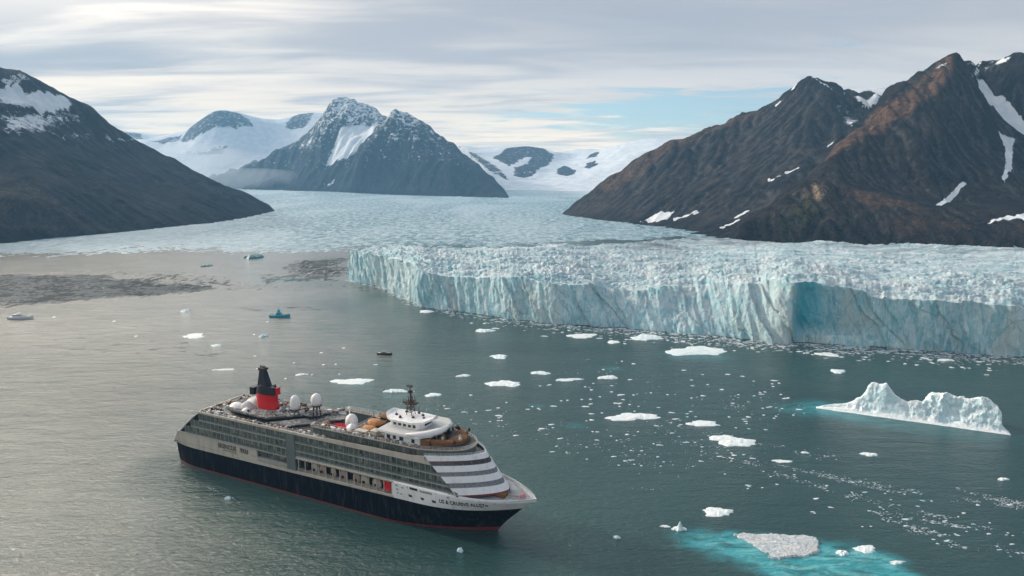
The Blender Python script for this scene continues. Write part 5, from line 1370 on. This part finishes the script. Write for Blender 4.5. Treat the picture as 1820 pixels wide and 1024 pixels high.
def px_size(px, py, w_, h_):
    """metres spanned on the water by a patch w_ x h_ pixels of the photograph centred at (px, py)"""
    c_ = at(px, py); l = at(px - w_ / 2, py); r = at(px + w_ / 2, py); f = at(px, py - h_ / 2); n = at(px, py + h_ / 2)
    return c_, float(np.linalg.norm(r - l)), float(np.linalg.norm(f - n))


FLOES = [
    (1125, 741, 84, 14, .9, 0, 'smooth mound-backed white floe, alone midway between the ship bow and the long iceberg'),
    (1302, 784, 80, 17, 1.2, 0, 'lumpy white floe just left of the long iceberg, bright and rough on top'),
    (1238, 624, 98, 16, 1.2, 1, 'longest light blue floe, close in front of the glacier wall'),
    (1150, 600, 54, 10, 1.6, 1, 'blue humped floe at the brash belt, left of the longest blue floe'),
    (1034, 597, 52, 8, .8, 0, 'flat pale floe touching the brash below the sloping glacier part'),
    (1090, 608, 24, 5, .6, 0, 'small oval pale floe between two larger ones near the glacier foot'),
    (887, 634, 32, 7, .8, 1, 'small tidy blue-white floe alone in open water above the ship mast'),
    (895, 682, 54, 12, .9, 0, 'broad pale blue floe with a ragged left end, right of the ship mast'),
    (626, 678, 64, 11, .7, 0, 'thin broad floe with a green-tinted edge behind the ship, between funnel and mast'),
    (703, 695, 36, 7, 1.1, 1, 'pointed light blue floe directly left of the mast top'),
    (770, 702, 30, 6, .7, 1, 'narrow light blue floe directly right of the mast top'),
    (1275, 910, 58, 14, .7, 0, 'flat white oval floe with crumbly edges just above the turquoise patch'),
    (1182, 936, 17, 4, .7, 0, 'thin white sliver of ice beside the little peaked floe'),
    (1538, 976, 36, 13, .7, 0, 'flat white floe with a curled tip at the turquoise patch'),
    (1497, 984, 20, 9, 1.4, 0, 'knobbly little white floe between the large grey floe and the curled one'),
    (1594, 1000, 30, 5, .6, 0, 'low white strip of ice beyond the right end of the turquoise patch'),
    (1249, 753, 62, 9, .7, 0, 'ragged drawn-out white floe above the lumpy one'),
    (861, 588, 30, 6, 1.4, 1, 'little blue wedge of ice left of the brash belt, under the ribbed wall'),
    (758, 554, 28, 4, 1.4, 0, 'thin pale strip of ice at the foot of the wall where it turns away'),
    (1489, 660, 29, 6, .9, 1, 'small clean blue-white floe above the tall end of the long iceberg'),
    (1545, 808, 28, 6, .9, 0, 'small white floe alone in dark water below the long iceberg'),
    (1081, 671, 32, 7, 1.0, 2, 'small green-tinted floe, right-hand one of a loose row of three'),
    (960, 663, 34, 6, .9, 2, 'small green-tinted floe, left-hand one of a loose row of three'),
    (1010, 675, 46, 5, .6, 2, 'thin green and white floe in the middle of a loose row of three'),
    (824, 668, 26, 4, .9, 1, 'thin blue splinter of ice up and to the right of the mast'),
    (536, 666, 24, 3, .8, 0, 'wavy white sliver of ice above the two radomes near the funnel'),
    (345, 597, 36, 8, .5, 0, 'thin translucent floe in pale water, upper left of the funnel'),
    (399, 657, 34, 3, .5, 0, 'faint strip of ice in the water left of the funnel top'),
    (469, 598, 14, 4, 2.6, 2, 'small blocky green-sided floe straight above the funnel'),
    (1470, 630, 42, 6, .7, 0, 'white floe at the brash belt edge, right of the blue corner of the wall'),
    (1096, 956, 13, 4, 1.2, 0, 'tiny white lump of ice alone, left of the turquoise patch'),
    (818, 980, 10, 5, 2.0, 0, 'tiny white lump of ice in the dark water below the ship bow'),
    (405, 887, 11, 4, 1.6, 0, 'tiny white crest of ice in the dark reflection of the hull'),
    (1430, 805, 14, 3, .8, 0, 'tiny white ice chip left of the lone floe below the iceberg'),
    (1390, 820, 34, 5, .5, 0, 'faint wide floe below and right of the lumpy white one'),
    (385, 614, 18, 4, 1.0, 2, 'dark teal scrap of ice below the thin translucent floe'),
    (330, 553, 16, 4, 2.2, 1, 'small blue-white growler between the white boat and the blue boat'),
    (1783, 852, 20, 4, .8, 0, 'small white floe near the right edge, below the long iceberg'),
    (1680, 640, 26, 4, .8, 0, 'small pale floe on the brash belt under the right part of the wall'),
]
M_FLOEG = mat_ice('green_floe_ice', .2, (.12, .50, .46))


def build_floes():
    for i, (px, py, w_, h_, hh, k, lab) in enumerate(FLOES):
        c_, L, W = px_size(px, py, w_, h_)
        o = link('ice_floe', floe_mesh('ice_floe', L, W, hh * .7, 100 + i, [M_FLOE, M_FLOEB, M_FLOEG][k], 1., 40, 10), loc=tuple(c_)); o.rotation_euler = (0, 0, random.Random(i).uniform(-.1, .1))
        tag(o, lab, 'ice floe')
    # little peaked floe
    c_, L, W = px_size(1207, 941, 24, 7); o = link('ice_floe', floe_mesh('ice_floe', L, W, .9, 7, M_FLOE, .5, 30, 9, 3.2), loc=tuple(c_)); tag(o, 'little peaked white floe like a sail at the left tip of the turquoise patch', 'ice floe')
    # the large grey-white floe over the turquoise water
    pl = wpts([(1303, 951), (1322, 949), (1345, 951), (1370, 950), (1400, 952), (1428, 953), (1452, 957), (1456, 966), (1453, 976), (1459, 981), (1446, 986), (1434, 990), (1410, 990), (1385, 994), (1362, 992), (1370, 987), (1352, 979), (1338, 969), (1318, 959)])
    cx, cy = np.mean([p[0] for p in pl]), np.mean([p[1] for p in pl])
    gx = np.arange(-24, 24, .22); gy = np.arange(-14, 14, .22); X, Y = np.meshgrid(gx, gy)
    s = sdist(X + cx, Y + cy, pl) + fbm(X / 1.6, Y / 1.6, 3, 6) * .9
    Z = -1.4 + 2.1 * sstep(-.7, .5, s) + .18 * fbm(X / 2., Y / 2., 4, 3) + .22 * (ridged(X / 1.1 + Y / 2.2, Y / 1.4, 3, 12) - .5) * sstep(0, 1, s)
    me = np_mesh('large_floe', np.stack([X, Y, Z], -1).reshape(-1, 3), grid_faces(len(gy), len(gx), s > -.9), M_FLOEW, True)
    tag(link('ice_floe', me, loc=(cx, cy, 0)), 'large rough grey-white triangular floe lying over bright turquoise water', 'ice floe')
    # low dark growlers far left
    for (px, py, w_, h_, hh, lab) in ((450, 458, 36, 5, 6., 'dark teal rounded growler far off in the pale water left of the glacier corner'), (367, 473, 16, 3, 2.5, 'smaller dark teal growler, left of the rounded one')):
        c_, L, W = px_size(px, py, w_, h_); o = link('growler', floe_mesh('growler', L, W, hh, 900 + px, M_DARKICE, .4, 30, 9), loc=tuple(c_)); tag(o, lab, 'growler')


def mat_dirty():
    m, t = material('dark_teal_ice'); P = t.obj(); n = t.noise(P, .2, 4, .6)
    t.out(t.mix(t.ramp(n, .35, .65), (.015, .09, .11), (.05, .22, .26)), .4, t.bump(n, 1., .6)); return m


def mat_floew():
    m, t = material('rough_grey_floe_ice'); P = t.obj(); a = t.noise(t.mapping(P, rot=(0, 0, .5), scale=(1, 1.7, 1)), .45, 6, .75, .6); b = t.noise(P, .12, 3)
    c = t.mix(t.ramp(a, .40, .60), (.40, .50, .56), (.78, .80, .82)); c = t.mix(t.ramp(b, .5, .7, 0., .5), c, (.70, .66, .66))
    t.out(c, .6, t.bump(a, 1.2, 1.), spec=.3); return m


def mat_darkbr():
    m, t = material('waterlogged_ice'); P = t.obj(); n = t.noise(P, .5, 3, .6)
    t.out(t.mix(t.ramp(n, .3, .7), (.022, .034, .045), (.10, .13, .15)), .6, None, spec=.2); return m


M_DARKBR = mat_darkbr(); M_DARKICE = mat_dirty(); M_FLOEW = mat_floew()


def build_iceberg():
    # silhouette along its length in pixels: base line and top line, then real depth behind it
    base = [(1450, 725), (1500, 731), (1560, 740), (1620, 749), (1680, 759), (1740, 768), (1795, 773)]
    top = [(1450, 724), (1465, 720), (1490, 718), (1505, 716), (1520, 711), (1530, 706), (1537, 698), (1543, 688), (1549, 681), (1556, 679), (1564, 682), (1571, 681), (1576, 680), (1583, 691), (1592, 703), (1603, 711), (1614, 716), (1625, 713), (1638, 715), (1648, 709), (1656, 702), (1670, 702), (1682, 701), (1695, 704), (1712, 708), (1725, 706), (1740, 704), (1752, 708), (1763, 715), (1774, 725), (1780, 735), (1776, 744), (1776, 752), (1786, 761), (1795, 772)]
    A = at(*base[0]); B = at(*base[-1]); ax = (B - A); L = float(np.linalg.norm(ax)); ax /= L; nb = np.array([-ax[1], ax[0], 0])       # nb points away from the camera
    Wm = 26.
    nu, nv = 420, 120
    u = np.linspace(-.01, 1.01, nu); v = np.linspace(0, 1, nv)
    pxu = 1450 + 345 * u
    # ridge height: the pixel ray meets the plane standing WR metres behind the near edge
    tp = np.array(top, float); ty = np.interp(pxu, tp[:, 0], tp[:, 1])
    WR = np.interp(u, [0, .2, .3, .45, .6, .9, 1], [2, 8, 11, 9, 11, 10, 3])
    r = ray(pxu, ty); P0 = A + nb * WR[:, None]
    # intersect the ray with the vertical line of points: use plane through P0 with normal nb
    tt = ((P0 - np.array([0, 0, CZ])) @ nb) / (r @ nb); Hit = np.array([0, 0, CZ]) + r * tt[:, None]
    Hr = np.maximum(Hit[:, 2], .3); su = (Hit - A) @ ax
    U = su[:, None] + 0 * v[None, :]
    D = (-1.5 + v * (Wm + 3))[None, :] + 0 * U
    wr = WR[:, None]; bw = np.interp(u, [0, .15, .5, .9, 1], [3, 14, 22, 20, 7])[:, None]
    toe = np.interp(u, [0, .1, .25, .35, .5, .62, .75, .9, .97, 1], [.9, .7, .55, .45, .5, .55, .55, .5, .7, .9])[:, None]
    f = np.clip(D / wr, 0, 1)
    # front: gentle apron then a steep broken face up to the ridge
    apron = .30 * np.minimum(Hr[:, None], 7.) * sstep(0, .5, f) + .15
    face = apron + (Hr[:, None] - apron) * sstep(toe - .15, np.minimum(toe + .42, 1.), f)
    back = Hr[:, None] * (1 - sstep(0, 1, (D - wr) / np.maximum(bw - wr, 1.)))
    Z = np.where(D <= wr, face, back)
    n1 = ridged(U / 15. + D / 18., D / 12. - U / 26., 3, 201, .5) - .4; n2 = fbm(U / 9., D / 7., 4, 205); n3 = ridged(U / 4.5, D / 4.5, 3, 207, .55) - .5
    mid = sstep(.3, 3, Z) * (1 - .75 * np.exp(-((D - wr) / 1.6) ** 2))
    lump = np.interp(u, [0, .18, .25, .4, .5, .6, 1], [.1, .4, 1., .35, .7, 1.2, 1.])[:, None]
    Z = Z + mid * lump * (n1 * 5.2 + n2 * 2.0 + n3 * 1.5)
    Z = np.where(mid > .2, np.maximum(Z, .25), Z)
    edge = np.minimum(D + .6 + n2 * .8, (bw - D) + n2 * 2) ; Z = np.where(edge < 0, np.minimum(Z, edge * .8), Z)
    endf = np.minimum(u, 1 - u)[:, None] * L; Z = Z * sstep(-.5, 1.5, endf + .4) - 1.2 * (endf < 0)
    # undercut look: push the face sideways so that ribs overhang a little
    shx = lump * mid * fbm(U / 5., Z / 3., 3, 220) * 1.6; shy = lump * mid * fbm(U / 4. + 9, Z / 3., 3, 221) * 1.4
    P = A[None, None, :] + ax * (U + shx)[..., None] + nb * (D + shy)[..., None]; P[..., 2] = Z
    C = P.reshape(-1, 3) - [A[0], A[1], 0]
    me = np_mesh('iceberg', C, grid_faces(nu, nv, (Z > -1.) | (edge > -2.))[:, ::-1], M_BERG, True)
    tag(link('iceberg', me, loc=(float(A[0]), float(A[1]), 0)), 'long white iceberg with a pointed left peak and a blocky right crest', 'iceberg')


def shard(L, W, H, seed):
    return floe_mesh('drift_ice', L, W, H, seed, M_SHARD, .6, 11, 3)


def mat_shard():
    m, t = material('drift_ice'); P = t.obj(); oi = t.n('ShaderNodeObjectInfo').outputs['Random']
    c = t.mix(t.ramp(oi, .55, 1.), (.66, .71, .75), (.36, .58, .64)); t.out(c, .5, t.bump(t.noise(P, 1.5, 3), .6, .8)); return m


M_SHARD = mat_shard()


def build_drift():
    rng = random.Random(17); protos = [shard(1., .6, .16, 300 + k).copy() for k in range(10)]
    groups = [
        # (region polygon in photo pixels, how many, width range px, label, group)
        ([(1000, 640), (1390, 645), (1440, 720), (1390, 770), (1160, 760), (940, 700)], 76, (7, 22), 'small white drift ice piece in the open water between ship and glacier', 'drift ice in open water before the glacier'),
        ([(740, 700), (1080, 700), (1330, 800), (1260, 830), (1000, 830), (880, 760), (740, 740)], 74, (6, 20), 'small white drift ice piece in the loose belt beyond the ship bow', 'drift ice beyond the ship bow'),
        ([(1300, 800), (1500, 840), (1820, 900), (1820, 985), (1600, 960), (1400, 900), (1280, 850)], 62, (6, 24), 'small white drift ice piece in the streaks at lower right', 'drift ice streaks at lower right'),
        ([(830, 570), (1150, 590), (1400, 618), (1780, 645), (1780, 660), (1400, 632), (1100, 612), (860, 590)], 46, (8, 22), 'small white drift ice piece at the outer edge of the brash belt', 'drift ice at the edge of the brash belt'),
        ([(60, 560), (560, 570), (700, 640), (560, 690), (250, 640), (60, 650)], 16, (6, 14), 'small pale drift ice piece in the silvery water at left', 'drift ice in the silvery water at left'),
    ]
    first = True
    for poly, n, wr_, lab, grp in groups:
        k = 0; xs_ = [p[0] for p in poly]; ys = [p[1] for p in poly]
        while k < n:
            px = rng.uniform(min(xs_), max(xs_)); py = rng.uniform(min(ys), max(ys))
            if not in_poly(np.array([px]), np.array([py]), poly)[0]: continue
            if any(abs(px - f[0]) < f[2] * .6 and abs(py - f[1]) < 9 for f in FLOES): continue
            if 1440 < px < 1810 and 676 < py < 780: continue
            w_ = (wr_[0] + (wr_[1] - wr_[0]) * rng.random() ** 3.) * .78; h_ = w_ * rng.uniform(.08, .19)
            c_, L, W = px_size(px, py, w_, max(h_, 1.6))
            o = link('drift_ice', protos[rng.randrange(10)], loc=tuple(c_)); s_ = L * .9
            o.scale = (s_, max(W / .6, .5), min(max(.8, s_ * .3), 2.)); o.rotation_euler = (0, 0, rng.uniform(-.4, .4))
            tag(o, lab, 'drift ice', grp); k += 1
    # uncountable crumbs: the belt along the wall, the streaks and the scatter, one object
    rs = np.random.default_rng(4); V = []; Fc = []

    def crumbs(P, size):
        for (x, y), s_ in zip(P, size):
            b = len(V); a0 = rs.uniform(0, 6.28); k = 5; h = .12 + .10 * s_
            for j in range(k):
                a = a0 + 2 * math.pi * j / k; r = s_ * rs.uniform(.5, 1.1); V.append((x + math.cos(a) * r * 1.9, y + math.sin(a) * r * .75, -.03))
            V.append((x, y, h))
            for j in range(k): Fc.append((b + j, b + (j + 1) % k, b + 5))
    ss, px, Bw, nrm = GL
    m = 15000; sidx = rs.integers(0, len(ss), m); wid = np.interp(px[sidx], [619, 760, 900, 1100, 1300, 1400, 1600, 1820, 2250], [3, 10, 26, 34, 40, 30, 34, 34, 30])
    dens_ = np.interp(px[sidx], [619, 800, 1000, 1150, 1300, 1820], [.15, .3, .55, .9, 1., .9])
    off = 1.5 + np.abs(rs.normal(0, 1, m)) ** 1. * wid * .52; Pn = Bw[sidx] + nrm[sidx] * off[:, None]
    cl = fbm(Pn[:, 0] / 22., Pn[:, 1] / 8., 3, 55)
    ok = (cl + rs.uniform(-.35, .35, m) > -.02) & (rs.uniform(0, 1, m) < dens_)
    crumbs(Pn[ok][:, :2], .28 + rs.random(ok.sum()) ** 3 * 1.5)
    for (pa, pb, wd, cnt, sz) in (((1180, 745), (1500, 815), 9, 380, 1.), ((1130, 740), (1360, 830), 14, 320, 1.), ((1270, 800), (1480, 870), 6, 420, 1.), ((1330, 812), (1620, 880), 3.5, 700, .7), ((1440, 838), (1830, 905), 5, 1300, .7),
                                  ((1460, 862), (1700, 925), 5, 520, 1.), ((1540, 905), (1830, 950), 5, 420, 1.), ((1500, 880), (1720, 975), 9, 520, 1.), ((1620, 935), (1830, 985), 8, 350, 1.), ((1700, 870), (1830, 895), 5, 500, .8),
                                  ((700, 715), (1300, 790), 30, 1000, .9), ((1000, 640), (1430, 720), 36, 520, 1.), ((1060, 780), (1240, 830), 22, 240, .8), ((345, 852), (420, 888), 2.5, 70, .6), ((1020, 850), (1180, 872), 3, 80, .6), ((740, 715), (830, 722), 6, 120, .8), ((1240, 712), (1400, 722), 10, 90, 1.)):
        t = rs.random(cnt); bend = np.sin(t * 3.1) * wd * .8
        X = pa[0] + (pb[0] - pa[0]) * t; Y = pa[1] + (pb[1] - pa[1]) * t + rs.normal(0, 1, cnt) * wd * .5 + bend
        W3 = at(X, Y); cl = fbm(W3[:, 0] / 14., W3[:, 1] / 7., 3, 66); ok = cl + rs.uniform(-.22, .22, cnt) > .04
        crumbs(W3[ok][:, :2], (.11 + rs.random(ok.sum()) ** 4 * .62) * sz)
    me = np_mesh('brash_ice', np.array(V), np.array(Fc), M_SHARD, False)
    tag(link('brash_ice', me), 'crumbs of white brash ice strewn along the glacier foot and in streaks', kind='stuff')
    # dark waterlogged ice lying in raft-like patches on the pale water
    V.clear(); Fc.clear()
    for poly, cnt, th in (([(-80, 494), (0, 490), (110, 488), (200, 492), (300, 503), (390, 512), (345, 520), (200, 531), (100, 541), (-80, 546)], 9000, .0), ([(150, 480), (330, 485), (480, 508), (420, 520), (300, 500)], 1600, .15), ([(530, 462), (620, 462), (622, 490), (560, 498), (500, 480)], 1500, .05),
                          ([(460, 488), (560, 490), (560, 500), (470, 502)], 700, .05), ([(430, 545), (600, 548), (600, 556), (430, 552)], 90, 0), ([(60, 600), (420, 610), (420, 640), (60, 640)], 110, .1)):
        X = rs.uniform(min(p[0] for p in poly), max(p[0] for p in poly), cnt); Y = rs.uniform(min(p[1] for p in poly), max(p[1] for p in poly), cnt)
        W3 = at(X, Y); cl = fbm(W3[:, 0] / 45., W3[:, 1] / 60., 4, 88, .6); g = in_poly(X, Y + cl * 10, poly) & (cl + rs.uniform(-.25, .25, cnt) > th); W3 = W3[g]
        crumbs(W3[:, :2], .9 + rs.random(g.sum()) ** 2 * 3.4)
    me = np_mesh('dark_brash', np.array(V), np.array(Fc), M_DARKBR, False)
    tag(link('dark_brash', me), 'patches of dark waterlogged ice fragments on the pale water at left', kind='stuff')


build_floes()
build_iceberg()
build_drift()


# ------------------------------------------------------------------ small boats
def small_boat(name, px, py, length_px, heading, hullc, deckc, cabc, label, cat, kind):
    c_ = at(px, py); s_ = float(np.linalg.norm(at(px + length_px / 2, py) - at(px - length_px / 2, py))) / 20.
    o = bpy.data.objects.new(name, None); COL.objects.link(o); o.location = tuple(c_); o.rotation_euler = (0, 0, heading); o.scale = (s_, s_, s_); tag(o, label, cat)
    b = MB(); rows = []
    for i in range(13):
        u = i / 12.; x = -10 + 20 * u; w_ = 2.6 * (1 - max(0, (u - .45) / .55) ** 2.2) + .03; sh = 2.0 + (1.6 if kind == 'blue' else .8) * max(0, u - .4) ** 1.5 * 2
        rows.append([(x, -w_, sh), (x * .97, -w_ * .8, 0), (x * .95, 0, -.6), (x * .97, w_ * .8, 0), (x, w_, sh)])
    b.loft([r[::-1] for r in rows]); b.add(rows[0], [(4, 3, 2, 1, 0)]); b.build('hull', hullc, o, smooth=True)
    b = MB(); b.loft([[(r[0][0], r[0][1], r[0][2] - .25), (r[4][0], r[4][1], r[4][2] - .25)] for r in rows]); b.build('deck', deckc, o)
    b = MB()
    if kind == 'white':
        b.prism_xy([(-6, -1.8), (3, -1.8), (5, 0), (3, 1.8), (-6, 1.8)], 1.9, 3.9, 0, [(-6, -1.6), (1.6, -1.6), (3.4, 0), (1.6, 1.6), (-6, 1.6)]); b.lathe((-1, 0, 3.9), [(2.8, 0), (2.6, .7), (1.2, 1.2)], 12, 1., .5)
    elif kind == 'blue':
        b.prism_xz([(-4, 1.8), (2, 1.8), (1, 4.4), (-2.6, 4.8)], -1.6, 1.6); b.prism_xz([(-2.6, 4.6), (.4, 4.5), (-.4, 7.4), (-1.6, 7.6)], -.9, .9)
    else:
        b.prism_xz([(-6, 2.0), (6, 2.0), (2, 3.3), (-.5, 4.5), (-3, 3.6)], -1.7, 1.7)
    cb = b.build('cabin', cabc, o)
    b = MB()
    if kind == 'blue': b.box(-3.2, .8, -1.66, -1.5, 3.2, 3.9); b.tube((-1, 0, 7.4), (-1, 0, 9.4), .12, n=5)
    elif kind == 'white': b.box(-5.4, 1.4, -1.86, -1.6, 2.7, 3.3)
    else: b.box(-3, 2.2, -1.78, -1.6, 2.5, 3.0)
    b.build('window', S_WIN, cb)


B_TEAL = paint('teal_boat_paint', (.06, .40, .50), .4, .3, (.04, .2, .25)); B_BLUE = paint('deep_blue_boat_paint', (.02, .16, .25), .4, .3, (.02, .08, .1))
small_boat('small_boat', 38, 567, 44, R(2), S_WHITE, S_WHITE, S_WHITE, 'white motor boat with a low cabin at the far left', 'boat', 'white')
small_boat('small_boat', 498, 564, 38, R(-6), B_TEAL, B_BLUE, B_TEAL, 'bright teal fishing boat with a narrow wheelhouse and raised bow', 'boat', 'blue')
small_boat('small_boat', 684, 630, 28, R(-12), S_DARK, S_CREAM, S_PINK, 'low dark-hulled launch with a pale cabin behind the ship', 'boat', 'dark')
#@@END_ICE
# ------------------------------------------------------------------ air
def build_haze():
    m, t = material('haze'); pv = t.n('ShaderNodeVolumePrincipled')
    t.set(pv.inputs['Color'], (.33, .66, 1.0)); pv.inputs['Density'].default_value = HAZE; pv.inputs['Anisotropy'].default_value = .1
    o = t.n('ShaderNodeOutputMaterial'); t.t.links.new(pv.outputs[0], o.inputs['Volume'])
    bm = bmesh.new(); bmesh.ops.create_cube(bm, size=1.)
    for v in bm.verts:
        v.co = Vector((v.co.x * 16000, v.co.y * 12600 + 4800, -90 if v.co.z < 0 else 1050))
    me = bpy.data.meshes.new('haze'); bm.to_mesh(me); bm.free(); me.materials.append(m)
    mm, t2 = material('mist'); pv = t2.n('ShaderNodeVolumePrincipled'); t2.set(pv.inputs['Color'], (.86, .93, 1.)); pv.inputs['Density'].default_value = 9e-4
    o2 = t2.n('ShaderNodeOutputMaterial'); t2.t.links.new(pv.outputs[0], o2.inputs['Volume'])
    b = MB()
    for (px, py, d, rx, rz) in ((440, 318, 6000, 560, 95), (395, 292, 6500, 420, 150), (350, 275, 6900, 420, 120)):
        c_ = atd(px, py, d); b.lathe(tuple(c_), [(max(rx * math.sin(a), .5), -rz * math.cos(a)) for a in [math.pi * k / 16 for k in range(17)]], 32, 1., .6)
    tag(b.build('mist', mm, smooth=True), 'low white mist lying at the left foot of the twin-peaked mountain', kind='stuff')
    tag(link('haze', me), 'thin blue air between the camera and the mountains', kind='stuff')


HAZE = 5.6e-5
build_haze()
